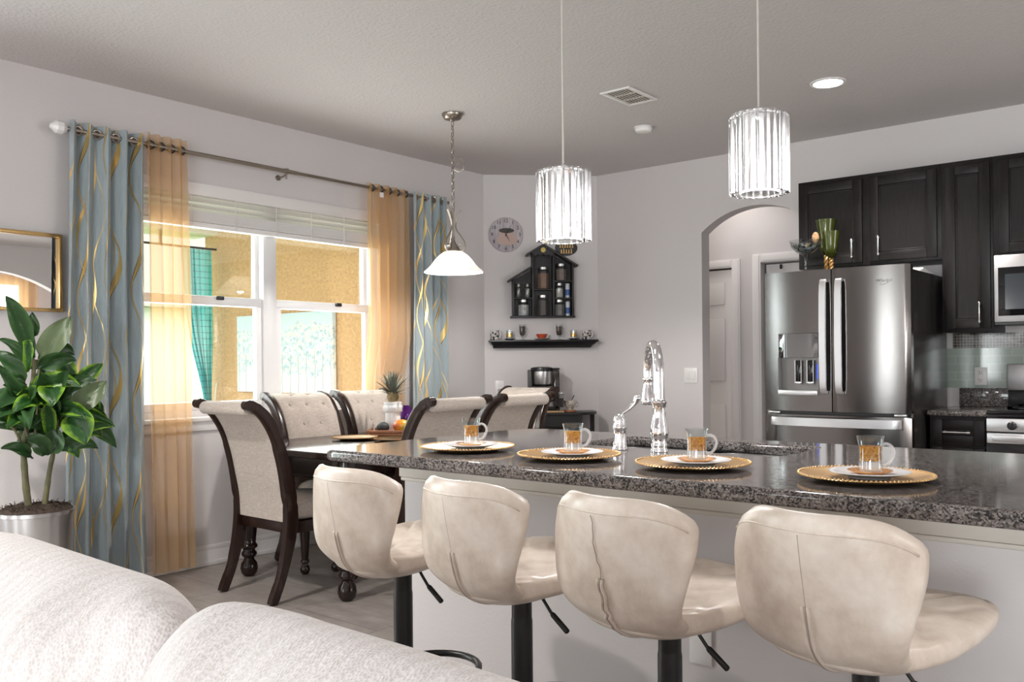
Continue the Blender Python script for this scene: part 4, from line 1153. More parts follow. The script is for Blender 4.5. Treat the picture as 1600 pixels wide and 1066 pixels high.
# wall ledge with cups
ls = dthing('ledge_shelf', 'long black moulded ledge shelf under the spice house', 'shelf', 0, .001, 0)
mb = MB()
mb.box(.030, .937, -.125, 0, 1.384, 1.400, bev=.002)
b = mb.bm
def taper(u0, u1, d, z): return [b.verts.new(p) for p in ((u0, 0, z), (u0, -d, z), (u1, -d, z), (u1, 0, z))]
levels = [taper(.040, .927, .112, 1.384), taper(.050, .915, .10, 1.372), taper(.064, .893, .082, 1.355), taper(.068, .877, .075, 1.335)]
for A, B in zip(levels, levels[1:]):
    for i in range(4):
        b.faces.new((A[i], A[(i + 1) % 4], B[(i + 1) % 4], B[i]))
b.faces.new(levels[-1])
mb.build('moulded_ledge', M_['black'], ls, smooth=25)
LZ = 1.4008
def handle_pts(r, zc, rx, rz, n=14, a0=-70, a1=70):
    return [(r + rx * cos(R(a0 + (a1 - a0) * i / n)) - rx * cos(R(a0)) - .001, 0, zc + rz * sin(R(a0 + (a1 - a0) * i / n))) for i in range(n + 1)]
def mug_mat():
    m, nt, out = new_mat('patterned_mug')
    f = noise(nt, coords(nt, (24, 24, 40)), 1.3, 3, .7)
    prin(nt, out, ramp(nt, f, [(.40, (.02, .02, .02)), (.47, (.10, .08, .07)), (.50, (.62, .60, .58)), (.60, (.52, .40, .28)), (.64, (.05, .04, .04))], 'CONSTANT'), .2)
    return m
mm = mug_mat()
def mug(label, u, grp):
    t = dthing('coffee_mug', label, 'mug', u, .065, LZ, grp)
    mb = MB(); mb.lathe([(0, .0005), (.034, .0005), (.036, .004), (.036, .080), (.0335, .080), (.033, .006), (0, .006)], seg=32); mb.build('body', mm, t)
    mb = MB(); mb.tube(handle_pts(.037, .043, .022, .026), .0045, 8); mb.build('handle', M_['porcelain'], t)
mug('patterned coffee mug at the window end of the ledge shelf', .079, 'patterned mugs on the ledge')
mug('patterned coffee mug at the kitchen end of the ledge shelf', .846, 'patterned mugs on the ledge')
amber = simple('amber_tea', (.62, .27, .03), .12, 0, Emission_Strength=0.0)
def tea_glass(t, k=1.0, handle=True, gold=True, rz=0.0, tea_col=None):
    mb = MB()
    o_ = [(0, .0005), (.0265, .0005), (.0285, .004), (.0275, .012), (.0262, .030), (.0258, .048), (.0272, .066), (.0315, .0855), (.0325, .088)]
    i_ = [(.0312, .088), (.0300, .0855), (.0258, .066), (.0244, .048), (.0244, .034), (.022, .030), (0, .029)]
    mb.lathe([(r * k, z * k) for r, z in o_ + i_], seg=36); mb.build('glass_body', M_['clear'], t, smooth=60)
    mb = MB(); mb.lathe([(0, .0295 * k), (.0238 * k, .0298 * k), (.0240 * k, .048 * k), (.0252 * k, .064 * k), (0, .0645 * k)], seg=32); mb.build('tea', tea_col or M_['tea'], t, smooth=40)
    mb = MB(); mb.lathe([(0, .003 * k), (.0245 * k, .003 * k), (.0248 * k, .010 * k), (.0225 * k, .0275 * k), (0, .028 * k)], seg=10); mb.build('faceted_base', M_['clearbase'], t, smooth=10)
    if handle:
        hp = [Vector((.0262, 0, .067)), Vector((.036, 0, .070)), Vector((.047, 0, .064)), Vector((.052, 0, .050)), Vector((.048, 0, .035)), Vector((.038, 0, .023)), Vector((.0265, 0, .019))]
        M = Matrix.Rotation(rz, 3, 'Z')
        mb = MB(); mb.tube([(M @ p) * k for p in spline(hp, 5)], .0042 * k, 8); mb.build('handle', M_['clearbase'], t, smooth=180)
# tea with gold flecks
m, nt, out = new_mat('amber_tea'); 
f = noise(nt, coords(nt), 130, 3, .6)
ca = ramp(nt, f, [(.34, (.42, .15, .01)), (.5, (.80, .38, .03)), (.62, (.95, .58, .10))])
a = nd(nt, 'ShaderNodeBsdfPrincipled'); nt.links.new(ca, a.inputs['Base Color']); a.inputs['Roughness'].default_value = .15
tl = nd(nt, 'ShaderNodeBsdfTranslucent'); nt.links.new(ca, tl.inputs[0])
mx = nd(nt, 'ShaderNodeMixShader'); mx.inputs[0].default_value = .45; nt.links.new(a.outputs[0], mx.inputs[1]); nt.links.new(tl.outputs[0], mx.inputs[2]); nt.links.new(mx.outputs[0], out.inputs[0]); M_['tea'] = m
m, nt, out = new_mat('thick_clear_glass')
g = nd(nt, 'ShaderNodeBsdfPrincipled'); g.inputs['Base Color'].default_value = (.88, .87, .86, 1); g.inputs['Roughness'].default_value = .06; g.inputs['Coat Weight'].default_value = .5
tp = nd(nt, 'ShaderNodeBsdfTransparent'); mx = nd(nt, 'ShaderNodeMixShader'); mx.inputs[0].default_value = .30
nt.links.new(tp.outputs[0], mx.inputs[1]); nt.links.new(g.outputs[0], mx.inputs[2]); nt.links.new(mx.outputs[0], out.inputs[0]); M_['clearbase'] = m
def saucer_profile(r, h=.010): return [(0, .0004), (r * .5, .0004), (r * .55, .002), (r, h - .001), (r, h), (r * .56, .0042), (0, .0036)]
for (label, ls_, u, su) in (('gold banded tea glass on the dark saucer, left of the irish coffee glasses', 'dark saucer under the tea glass nearest the window', .202, .199), ('gold banded tea glass on the dark saucer, right of the irish coffee glasses', 'dark saucer under the tea glass nearest the kitchen', .737, .732)):
    s = dthing('saucer', ls_, 'saucer', u, .068, LZ, 'dark saucers on the ledge')
    mb = MB(); mb.lathe(saucer_profile(.054), seg=36); mb.build('saucer_body', simple('dark_saucer', (.10, .085, .075), .2), s)
    t = dthing('tea_glass', label, 'glass', u, .068, LZ + .0046, 'tea glasses on the ledge')
    mb = MB(); mb.lathe([(0, .0005), (.025, .0005), (.026, .003), (.026, .075), (.0245, .075), (.0245, .008), (0, .007)], seg=28); mb.build('glass_body', M_['clear'], t)
    mb = MB(); mb.lathe([(.0245, .020), (.0262, .021), (.0262, .050), (.0245, .051)], seg=28); mb.build('gold_band', simple('gold_band', (.60, .40, .16), .3, .8), t)
for (label, u) in (('footed irish coffee glass of dark coffee beans, left of the red cup', .310), ('footed irish coffee glass of dark coffee beans, right of the red cup', .616)):
    t = dthing('irish_coffee_glass', label, 'glass', u, .065, LZ, 'irish coffee glasses on the ledge')
    mb = MB(); mb.lathe([(0, .0005), (.027, .0005), (.027, .003), (.008, .008), (.007, .022), (.018, .034), (.024, .05), (.026, .08), (.030, .128), (.0285, .128), (.0245, .08), (.0222, .05), (.014, .037), (0, .034)], seg=28); mb.build('glass_body', M_['clear'], t)
    mb = MB(); mb.lathe([(0, .0355), (.0135, .039), (.0215, .052), (.024, .082), (.0265, .112), (0, .114)], seg=24); mb.build('coffee_beans', simple('coffee_beans', (.055, .022, .016), .5, nscale=110, nstr=1, ndist=.008, var=.8, vscale=90), t)
    mb = MB(); mb.tube(handle_pts(.0255, .075, .024, .032), .0035, 8); mb.build('handle', M_['clearbase'], t)
s = dthing('saucer', 'pale saucer under the red cup in the middle of the ledge', 'saucer', .472, .066, LZ)
mb = MB(); mb.lathe(saucer_profile(.068), seg=40); mb.build('saucer_body', simple('pale_saucer', (.45, .43, .40), .2), s)
t = dthing('tea_cup', 'red cup on the saucer in the middle of the ledge shelf', 'cup', .470, .066, LZ + .0046)
mb = MB(); mb.lathe([(0, .0005), (.024, .0005), (.026, .004), (.040, .025), (.047, .044), (.0445, .044), (.037, .025), (.022, .006), (0, .005)], seg=32); mb.build('cup_body', simple('red_glaze', (.46, .075, .030), .2), t)
mb = MB(); mb.tube(handle_pts(.042, .026, .018, .015), .0035, 8); mb.build('handle', M_['porcelain'], t)

# coffee console
cs = dthing('coffee_console', 'black half-round console cabinet in the corner behind the dining chairs', 'console', 0, 0, 0)
def rounded(u0, u1, d0, d1, r, n=8):
    pts = [(u0, -d0), (u0, -d1 + .0)]
    pts += [(u1 - r + r * sin(a), -d1 + r - r * cos(a)) for a in [i * (pi / 2) / n for i in range(n + 1)]]
    pts += [(u1, -d0)]
    return pts
mb = MB(); mb.prism(rounded(.17, .905, .025, .36, .20), .790, .812, bev=.004); mb.build('top', M_['black'], cs, smooth=35)
mb = MB(); mb.box(.18, .195, -.345, -.03, .001, .789); mb.build('side_panel', M_['black'], cs, smooth=0)
mb = MB(); mb.box(.74, .755, -.345, -.03, .001, .789); mb.build('side_panel', M_['black'], cs, smooth=0)
mb = MB(); mb.box(.195, .74, -.05, -.03, .001, .789); mb.build('back_panel', M_['black'], cs, smooth=0)
mb = MB(); mb.prism(rounded(.756, .89, .03, .34, .12), .38, .40); mb.build('shelf_board', M_['black'], cs, smooth=0)
mb = MB(); mb.box(.195, .74, -.34, -.05, .40, .415); mb.build('shelf_board', M_['black'], cs, smooth=0)
mb = MB(); mb.box(.876, .89, -.16, -.03, .001, .789); mb.build('end_post', M_['black'], cs, smooth=0)
mb = MB(); mb.box(.195, .74, -.345, -.335, .70, .789); mb.build('front_rail', M_['black'], cs, smooth=0)
CZ = .8128
cb = dthing('cutting_board', 'light wooden board under the coffee maker on the black console', 'board', .50, .20, CZ)
mb = MB(); mb.box(-.17, .112, -.153, .11, 0, .012, bev=.003); mb.build('board', wood('light_board', (.42, .25, .12), (.55, .36, .19), .5), cb, smooth=30)
cm = dthing('coffee_maker', 'black drip coffee maker with a steel band on the corner console', 'coffee maker', .462, .20, CZ + .0128)
mb = MB(); mb.box(-.125, .125, -.082, .09, 0, .03, bev=.01); mb.build('base', M_['blackgloss'], cm)
mb = MB(); mb.box(-.12, -.095, -.06, .085, .031, .33, bev=.008); mb.build('column', M_['black'], cm)
mb = MB(); mb.lathe([(0, .21), (.083, .21), (.088, .218), (.088, .315), (0, .315)], (-.012, 0, 0), 40); mb.build('brew_basket', M_['steelbright'], cm)
mb = MB(); mb.lathe([(.0, .195), (.078, .195), (.086, .2095), (0, .2095)], (-.012, 0, 0), 40); mb.build('basket_bottom', M_['blackgloss'], cm)
mb = MB(); mb.lathe([(0, .3155), (.090, .3155), (.092, .325), (.088, .345), (.06, .352), (0, .353)], (-.012, 0, 0), 40); mb.build('lid', M_['black'], cm)
mb = MB(); mb.box(.078, .128, -.055, .08, .031, .325, bev=.012); mb.build('water_tank', thin_glass('smoked_tank', (.42, .40, .39), 1.0, .05), cm)
mb = MB(); mb.box(.070, .130, -.06, .085, .3255, .343, bev=.008); mb.build('tank_lid', M_['black'], cm)
mb = MB(); mb.lathe([(0, .032), (.050, .032), (.064, .05), (.066, .10), (.052, .145), (.050, .165), (.054, .172), (.051, .172), (.047, .165), (.049, .145), (.062, .10), (.060, .05), (0, .036)], (-.012, -.01, 0), 36); ca_ = mb.build('carafe', M_['clear'], cm)
mb = MB(); mb.tube(spline([(.038, -.055, .165), (.075, -.10, .16), (.080, -.105, .10), (.048, -.06, .07)], 5), .008, 8); mb.build('carafe_handle', M_['black'], cm)
mb = MB(); mb.lathe([(.0545, .150), (.056, .151), (.056, .163), (.0545, .164)], (-.012, -.01, 0), 36); mb.build('carafe_band', M_['black'], cm)
gj = dthing('coffee_jar', 'tall clear jar of dark coffee beside the coffee maker', 'jar', .590, .318, CZ + .0128)
mb = MB(); mb.lathe([(0, .0005), (.030, .0005), (.032, .004), (.032, .012), (.022, .022), (.022, .12), (.024, .125), (.024, .135), (0, .135)], seg=28); mb.build('glass_body', M_['clear'], gj)
mb = MB(); mb.lathe([(0, .03), (.0205, .03), (.0205, .10), (0, .10)], seg=24); mb.build('contents', simple('ground_coffee', (.02, .012, .010), .8), gj)
mb = MB(); mb.lathe([(0, .1355), (.020, .1355), (.020, .15), (0, .155)], seg=24); mb.build('lid', M_['steelbowl'], gj)
co_ = dthing('wooden_coaster', 'reddish wooden coaster under the big cup on the console', 'coaster', .672, .26, CZ)
mb = MB(); mb.lathe([(0, 0), (.050, 0), (.052, .003), (.052, .010), (.049, .014), (0, .014)], seg=36); mb.build('disc', M_['traywood'], co_)
bc = dthing('coffee_cup', 'big patterned cup with a spoon on the wooden coaster', 'cup', .672, .26, CZ + .0147)
mb = MB(); mb.lathe([(0, .0005), (.026, .0005), (.028, .006), (.024, .010), (.042, .035), (.052, .062), (.054, .078), (.051, .078), (.049, .062), (.039, .036), (0, .015)], seg=36)
m, nt, out = new_mat('patterned_cup'); f = noise(nt, coords(nt), 38, 4, .7); prin(nt, out, ramp(nt, f, [(.42, (.62, .58, .53)), (.52, (.55, .50, .45)), (.58, (.25, .20, .17)), (.66, (.60, .56, .5))]), .2)
mb.build('cup_body', m, bc)
mb = MB(); mb.tube(handle_pts(.046, .045, .030, .024), .004, 8); mb.build('handle', m, bc)
sp_ = dthing('spoon', 'dark handled spoon leaning in the big patterned cup', 'spoon', .672, .26, CZ + .0147)
mb = MB(); mb.tube([(-.02, 0, .030), (.010, 0, .075), (.034, -.0, .118)], [.003, .003, .0045], 8); mb.build('spoon_handle', M_['black'], sp_)
# outlet with a plug on the diagonal wall
po = dthing('power_outlet', 'white outlet with a grey plug on the diagonal wall behind the chairs', 'outlet', .122, .0012, 1.005)
mb = MB(); mb.box(-.035, .035, -.006, 0, -.058, .058, bev=.003); mb.build('cover_plate', M_['plastic'], po)
mb = MB(); mb.box(-.016, .016, -.0085, -.0062, .008, .042, bev=.004); mb.build('socket', M_['white'], po)
pg_ = dthing('plug', 'grey power plug and cord in the outlet on the diagonal wall', 'plug', .122, .009, .985)
mb = MB(); mb.box(-.015, .015, -.028, -.001, -.03, .012, bev=.005); mb.tube(spline([(0, -.018, -.029), (0, -.02, -.08), (.01, -.018, -.15), (.04, -.016, -.172)], 6), .003, 6); mb.build('plug_body', simple('grey_plug', (.35, .33, .32), .5), pg_)
# light switch on the kitchen wall
lsw = thing('light_switch', 'white double rocker light switch left of the arch', 'switch', (1.543, YK - .0012, 1.104))
mb = MB(); mb.box(-.058, .058, -.006, 0, -.060, .060, bev=.003); mb.build('cover_plate', M_['plastic'], lsw)
for s in (-1, 1):
    mb = MB(); mb.box(s * .023 - .017, s * .023 + .017, -.010, -.0062, -.034, .034, bev=.002); mb.build('rocker', M_['white'], lsw)

# ------------------------------------------------------------------ island
IX1 = 5.55
isl = thing('kitchen_island', 'long pale knee wall and cabinets carrying the granite bar top', 'kitchen island', (0, 0, 0))
KY = 2.255; KX = 2.458
mb = MB(); mb.box(KX, IX1 - .05, KY, KY + .115, .001, .873); mb.build('knee_wall', M_['wall'], isl, smooth=0)
mb = MB(); mb.box(KX - .014, IX1 - .05, KY - .018, KY - .0005, .800, .8735, bev=.005); mb.box(KX - .014, KX - .0005, KY - .0005, KY + .115, .800, .8735, bev=.004)
mb.box(KX - .012, IX1 - .05, KY - .012, KY - .0005, .786, .7995, bev=.005)
mb.build('trim_board', simple('cream_trim', (.66, .615, .555), .5, var=.08, vscale=3), isl, smooth=30)
mb = MB(); mb.box(KX - .01, IX1 - .05, KY - .014, KY - .0005, .001, .10, bev=.005); mb.build('base_moulding', M_['white'], isl, smooth=30)
mb = MB(); mb.box(KX, 2.90, KY + .116, 3.10, .09, .873); mb.box(3.76, IX1 - .05, KY + .116, 3.10, .09, .873); mb.box(2.90, 3.76, 3.06, 3.10, .09, .873); mb.box(KX + .02, IX1 - .07, KY + .116, 3.04, .001, .089); mb.build('cabinet_body', M_['cabwood'], isl, smooth=0)
for i in range(5):
    a = KX + .03 + i * .6; mb = MB(); mb.box(a, a + .57, 3.1005, 3.12, .11, .70, bev=.004); d = mb.build('cabinet_door', M_['cabwood'], isl, smooth=30)
    mb = MB(); mb.tube([(a + .52, 3.1205, .58), (a + .52, 3.145, .59), (a + .52, 3.145, .68), (a + .52, 3.1205, .69)], .005, 8); mb.build('door_pull', M_['nickel'], d)
oi = thing('power_outlet', 'white outlet on the knee wall behind the third bar stool', 'outlet', (3.66, KY - .0012, .42))
mb = MB(); mb.box(-.035, .035, -.006, 0, -.058, .058, bev=.003); mb.build('cover_plate', M_['plastic'], oi)
# granite top: a filled curve with the sink cut out
SX0, SX1, SY0, SY1 = 2.935, 3.715, 2.665, 3.045
def rrect(x0, x1, y0, y1, rads, n=8):
    out = []
    for (cx, cy, a, r) in ((x1, y1, 0, rads[0]), (x0, y1, 90, rads[1]), (x0, y0, 180, rads[2]), (x1, y0, 270, rads[3])):
        ccx = cx - r if cx == x1 else cx + r; ccy = cy - r if cy == y1 else cy + r
        out += [(ccx + r * cos(R(a + 90 * i / n)), ccy + r * sin(R(a + 90 * i / n))) for i in range(n + 1)]
    return out
def slab(name, loops, z0, z1, bevel, mat, parent=None):
    cu = bpy.data.curves.new(name, 'CURVE'); cu.dimensions = '2D'; cu.fill_mode = 'BOTH'
    for lp in loops:
        s = cu.splines.new('POLY'); s.points.add(len(lp) - 1)
        for p, q in zip(s.points, lp): p.co = (q[0], q[1], 0, 1)
        s.use_cyclic_u = True
    h = (z1 - z0) / 2
    cu.extrude = h - bevel; cu.bevel_depth = bevel; cu.bevel_resolution = 5; cu.offset = -bevel
    o = bpy.data.objects.new(name, cu); C.objects.link(o)
    me = bpy.data.meshes.new_from_object(o.evaluated_get(bpy.context.evaluated_depsgraph_get()))
    bpy.data.objects.remove(o); bpy.data.curves.remove(cu)
    me.transform(Matrix.Translation((0, 0, z0 + h)))
    me.name = name; me.materials.clear(); me.materials.append(mat)
    me.shade_smooth(); me.set_sharp_from_angle(angle=R(35))
    o = bpy.data.objects.new(name, me); C.objects.link(o); o.parent = parent
    return o
ct = slab('granite_countertop', [rrect(2.292, IX1, 1.982, 3.19, (.03, .16, .09, .03), 10), rrect(SX0, SX1, SY0, SY1, (.05, .05, .05, .05))[::-1]], .875, .915, .014, M_['granite'])
tag(ct, 'long speckled dark granite bar top with a sink cut into it', 'countertop')
sk = thing('kitchen_sink', 'stainless steel double bowl sink set under the granite', 'sink', (0, 0, 0))
def bowl(x0, x1, name):
    lp = [rrect(x0, x1, SY0 - .012, SY1 + .012, (.06,) * 4), rrect(x0 + .01, x1 - .01, SY0, SY1 - .0, (.06,) * 4)]
    mb = MB(); b = mb.bm
    rings = []
    for z, ins in ((.8735, .0), (.80, .004), (.70, .010), (.682, .03), (.680, .08)):
        rings.append([b.verts.new((p[0], p[1], z)) for p in rrect(x0 + ins, x1 - ins, SY0 - .010 + ins, SY1 + .010 - ins, (.055,) * 4)])
    for A, B in zip(rings, rings[1:]):
        n = len(A)
        for i in range(n): b.faces.new((A[i], A[(i + 1) % n], B[(i + 1) % n], B[i]))
    b.faces.new(rings[-1])
    o = mb.build('bowl', M_['steelbowl'], sk, smooth=50)
    mb = MB(); mb.lathe([(0, .6815), (.03, .6815), (.042, .684), (.044, .6835), (0, .6812)], ((x0 + x1) / 2, (SY0 + SY1) / 2, 0), 24); mb.build('drain', M_['chrome'], o)
bowl(SX0 - .015, 3.315, 'a'); bowl(3.345, SX1 + .015, 'b')
# faucet
fa = thing('kitchen_faucet', 'tall chrome gooseneck pull-down faucet at the sink', 'faucet', (3.345, 2.575, .9155))
mb = MB(); mb.lathe([(0, 0), (.029, 0), (.030, .006), (.026, .012), (.0275, .02), (.0275, .026), (.0235, .034), (.0285, .05), (.0305, .065), (.0275, .085), (.0215, .115), (.0205, .145), (.0235, .160), (.0255, .163), (.0255, .168), (.020, .172), (.018, .176), (0, .176)], seg=36); mb.build('body', M_['chrome'], fa, smooth=45)
dv = Vector((-.66, .75, 0)).normalized()
rA = .098
pts = [Vector((0, 0, .176)), Vector((0, 0, .22))] + [dv * (rA - rA * cos(a)) + Vector((0, 0, .262 + rA * sin(a))) for a in [i * pi / 20 * 1.05 for i in range(21)]]
mb = MB(); mb.tube(pts, [.0175] * 2 + [.0175 - .003 * i / 20 for i in range(21)], 20); mb.build('gooseneck', M_['chrome'], fa, smooth=60)
e0 = pts[-1]; dd = (pts[-1] - pts[-2]).normalized()
mb = MB(); mb.tube([e0 + dd * t for t in (0, .004, .012, .016, .03, .06, .085, .095, .100)], [.0150, .0185, .0185, .0155, .0160, .0215, .0245, .0245, .020], 24); mb.build('spray_head', M_['chrome'], fa, smooth=45)
fv = thing('faucet_handle', 'chrome single lever valve to the left of the faucet', 'faucet', (3.200, 2.560, .9155))
mb = MB(); mb.lathe([(0, 0), (.026, 0), (.027, .006), (.0235, .012), (.024, .02), (.0225, .03), (.0205, .055), (.0205, .068), (.0235, .074), (.0235, .080), (.0205, .086), (.0215, .096), (.0205, .108), (.015, .120), (.008, .126), (0, .127)], seg=32); mb.build('body', M_['chrome'], fv, smooth=45)
ld = Vector((.80, .60, 0)).normalized()
mb = MB(); P = spline([Vector((0, 0, .118)), ld * .018 + Vector((0, 0, .130)), ld * .036 + Vector((0, 0, .143)), ld * .052 + Vector((0, 0, .160)), ld * .060 + Vector((0, 0, .176))], 5)
n = len(P); mb.tube(P, [.006 + .0055 * max(0, (i / n - .45)) / .55 for i in range(n)], 14); mb.sphere(P[-1], .0115, 1, 1, 1, 14); mb.build('lever', M_['chrome'], fv, smooth=180)

# place settings
SET = [(2.775, 2.253), (3.213, 2.245), (3.634, 2.262), (4.110, 2.272)]
who = ['at the far left end of the granite bar', 'second along the bar, beside the faucet lever', 'third along the bar, in front of the faucet', 'nearest us on the bar, before the refrigerator']
zb = .9158
c0 = make_charger('charger_plate', 'x', (0, 0, 0), 'gold charger plates on the bar')
p0 = thing('dessert_plate', 'x', 'plate', (0, 0, 0), 0, 'white plates on the bar')
mb = MB(); mb.lathe([(0, .0005), (.050, .0005), (.052, .003), (.060, .006), (.097, .0155), (.0975, .0175), (.095, .0180), (.058, .0095), (.050, .0072), (0, .0068)], seg=64); mb.build('plate_body', M_['porcelain'], p0)
s0 = thing('glass_saucer', 'x', 'saucer', (0, 0, 0), 0, 'amber saucers on the bar')
m, nt, out = new_mat('amber_saucer')
f = noise(nt, coords(nt), 60, 2)
prin(nt, out, ramp(nt, f, [(.3, (.58, .26, .09)), (.7, (.78, .44, .20))]), .12, .15)
mb = MB(); mb.lathe([(0, .0005), (.030, .0005), (.033, .003), (.054, .0105), (.055, .012), (.053, .0125), (.034, .006), (0, .0045)], seg=48); mb.build('saucer_body', m, s0)
g0 = thing('tea_glass', 'x', 'glass', (0, 0, 0), 0, 'tea glasses on the bar')
tea_glass(g0, 1.04, True, True, R(18))
for i, ((x, y), w) in enumerate(zip(SET, who)):
    if i == 0: cc, p_, s_, g_ = c0, p0, s0, g0
    else: cc, p_, s_, g_ = (dup(q, 'x') for q in (c0, p0, s0, g0))
    cc['label'] = 'gold beaded charger plate ' + w; cc.location = (x, y, zb)
    ox = .01
    p_['label'] = 'small white plate on the gold charger ' + w; p_.location = (x + .008, y + .005, zb + .0056)
    s_['label'] = 'amber saucer on the white plate ' + w; s_.location = (x + .010, y + .006, zb + .0130)
    g_['label'] = 'handled glass of amber tea ' + w; g_.location = (x + .011, y + .006, zb + .0180); g_.rotation_euler[2] = R([16, 14, 12, 6][i])

# ------------------------------------------------------------------ bar stools (local +y faces the bar)
def make_stool():
    t = thing('bar_stool', 'x', 'bar stool', (0, 0, 0), 0, 'cream leather bar stools')
    prof = spline([(.10, .652), (.0, .640), (-.075, .640), (-.135, .652), (-.178, .684), (-.198, .733), (-.212, .798), (-.226, .866), (-.238, .942)], 8)
    wid = spline([(0, .115, 0), (.12, .126, 0), (.22, .138, 0), (.33, .150, 0), (.45, .162, 0), (.58, .173, 0), (.72, .183, 0), (.86, .189, 0), (.94, .183, 0)], 8)
    wid[-1].y = .171; wid[-2].y = .179; wid[-3].y = .184
    n = len(prof)
    def mid(u, v, off):
        q = v * (n - 1); i = min(int(q), n - 2); f = q - i
        p = prof[i].lerp(prof[i + 1], f); tt = (prof[i + 1] - prof[i]).normalized(); nn = Vector((tt.y, -tt.x))
        w = wid[i].lerp(wid[i + 1], f).y
        x = (u - .5) * 2
        hgt = max(0, min(1, (p.y - .64) / .30)) ** 1.15
        yy = p.x + .105 * hgt * abs(x) ** 2.1
        drop = .042 * abs(x) ** 5 * max(0, (p.y - .70) / .235)
        zz = p.y - drop + (.030 * abs(x) ** 2 * (1 - hgt))
        # normal leans sideways where the wings wrap
        sl = .105 * hgt * 2.1 * abs(x) ** 1.1 * (1 if x > 0 else -1) / max(w, .1)
        nx = Vector((-sl, 1, 0)).normalized()
        N = Vector((nx.x * nn.x, nx.y * nn.x, nn.y)) if abs(nn.x) > .2 else Vector((0, nn.x, nn.y))
        return Vector((x * w, yy, zz)) + N.normalized() * off
    nu, nv = 36, 44
    th = .036
    def edge(u, v):
        a = min(1, (1 - abs(2 * u - 1)) / .16); b = min(1, (1 - v) / .07); c = min(1, v / .03)
        return sqrt(max(0, 1 - (1 - a) ** 2)) * sqrt(max(0, 1 - (1 - b) ** 2)) * sqrt(max(0, 1 - (1 - c) ** 2))
    mb = MB()
    puff = lambda u, v: .5 * th * (.25 + .75 * edge(u, v))
    A = mb.grid(lambda u, v: mid(u, v, puff(u, v)), nu, nv); B = mb.grid(lambda u, v: mid(u, v, -puff(u, v)), nu, nv)
    for j in range(nv):
        for i in (0, nu): mb.bm.faces.new((A[j][i], A[j + 1][i], B[j + 1][i], B[j][i]))
    for i in range(nu):
        for j in (0, nv): mb.bm.faces.new((A[j][i], A[j][i + 1], B[j][i + 1], B[j][i]))
    bk = mb.build('backrest', M_['leather'], t, smooth=70)
    # piped seam down the middle of the outside and the stitched welt under the rim
    mb = MB()
    for s in (-1, 1):
        mb.tube([mid(.5 + s * .016, v, -th * .5 - .0002) for v in [.12 + .58 * i / 26 for i in range(27)]], .0042, 8)
    mb.build('piping', M_['leather'], bk, smooth=180)
    mb = MB(); mb.tube([mid(.5, v, -th * .5 - .0012) for v in [.12 + .58 * i / 26 for i in range(27)]], .0030, 6)
    mb.tube([mid(.5, v, -th * .5 + .0006) for v in [.70 + .24 * i / 10 for i in range(11)]], .0010, 5)
    mb.build('zipper', M_['leatherdark'], bk, smooth=180)
    mb = MB(); mb.tube([mid(u, .950 - .02 * abs(2 * u - 1) ** 6, -th * .5 + .0010) for u in [.04 + .92 * i / 30 for i in range(31)]], .0020, 6); mb.build('welt', M_['leather'], bk, smooth=180)
    # seat pad with a diamond quilt
    def sgn(q, p): return math.copysign(abs(q) ** p, q)
    def seat(u, v):
        a = -pi + 2 * pi * u; b = -pi / 2 + pi * v
        x = sgn(cos(b), .42) * sgn(cos(a), .50); y = sgn(cos(b), .42) * sgn(sin(a), .50); z = sgn(sin(b), .75)
        w = .196 - .016 * (y > 0) * y * y - .05 * (y < 0) * y * y
        q = 0
        if z > 0:
            d1 = abs(((x + y) * 1.6) % 1 - .5); d2 = abs(((x - y) * 1.6) % 1 - .5)
            q = -.006 * (math.exp(-(d1 / .06) ** 2) + math.exp(-(d2 / .06) ** 2)) * min(1, (1 - max(abs(x), abs(y))) * 5)
        zz = .681 + (.030 if z > 0 else .030) * z + .022 * y * (y > 0) * (z > 0) + q + .014 * abs(x) ** 2 - (.0 if z > 0 else -.020 * y)
        return (x * w, .048 + y * .224, zz)
    mb = MB(); mb.grid(seat, 72, 28, closeu=True); bmesh.ops.remove_doubles(mb.bm, verts=mb.bm.verts, dist=1e-5); mb.build('seat', M_['leather'], t, smooth=180)
    mb = MB(); mb.box(-.045, .045, -.045, .045, .622, .645, bev=.006); mb.lathe([(0, .52), (.026, .52), (.026, .63), (0, .63)], seg=24); mb.build('swivel_plate', M_['black'], t)
    mb = MB(); mb.lathe([(0, .03), (.0275, .03), (.0275, .56), (.025, .575), (0, .575)], seg=32); mb.build('column', M_['black'], t)
    mb = MB(); mb.lathe([(0, .001), (.186, .001), (.189, .006), (.182, .014), (.12, .024), (.05, .040), (.036, .055), (.030, .062), (0, .062)], seg=56); mb.build('base', M_['black'], t)
    mb = MB(); r = .128; cy = .118
    mb.tube([(r * cos(a), cy + r * sin(a), .318) for a in [R(-118 + 12 * i * 296 / 288) for i in range(25)]] , .0105, 10)
    mb.tube([(r * cos(R(-118)), cy + r * sin(R(-118)), .318), (-.03, 0, .318), (.03, 0, .318), (r * cos(R(-62)), cy + r * sin(R(-62)), .318)], .0105, 10)
    mb.lathe([(.0278, .30), (.034, .30), (.034, .336), (.0278, .336)], seg=24); mb.build('footrest', M_['black'], t)
    mb = MB(); mb.tube(spline([(.03, .0, .634), (.052, .012, .638), (.066, .016, .620), (.086, .022, .592)], 4), .0042, 8); mb.tube([(.086, .022, .592), (.090, .024, .588), (.128, .036, .552), (.130, .0366, .550)], [.005, .0072, .0072, .004], 10); mb.build('lever', M_['black'], t)
    return t
st0 = make_stool()
labs = ['cream leather bar stool at the window end, partly before the dining table', 'cream leather bar stool second from the window end of the bar', 'cream leather bar stool second from the kitchen side, with a ragged open seam', 'nearest and largest cream leather bar stool, its back closest to us']
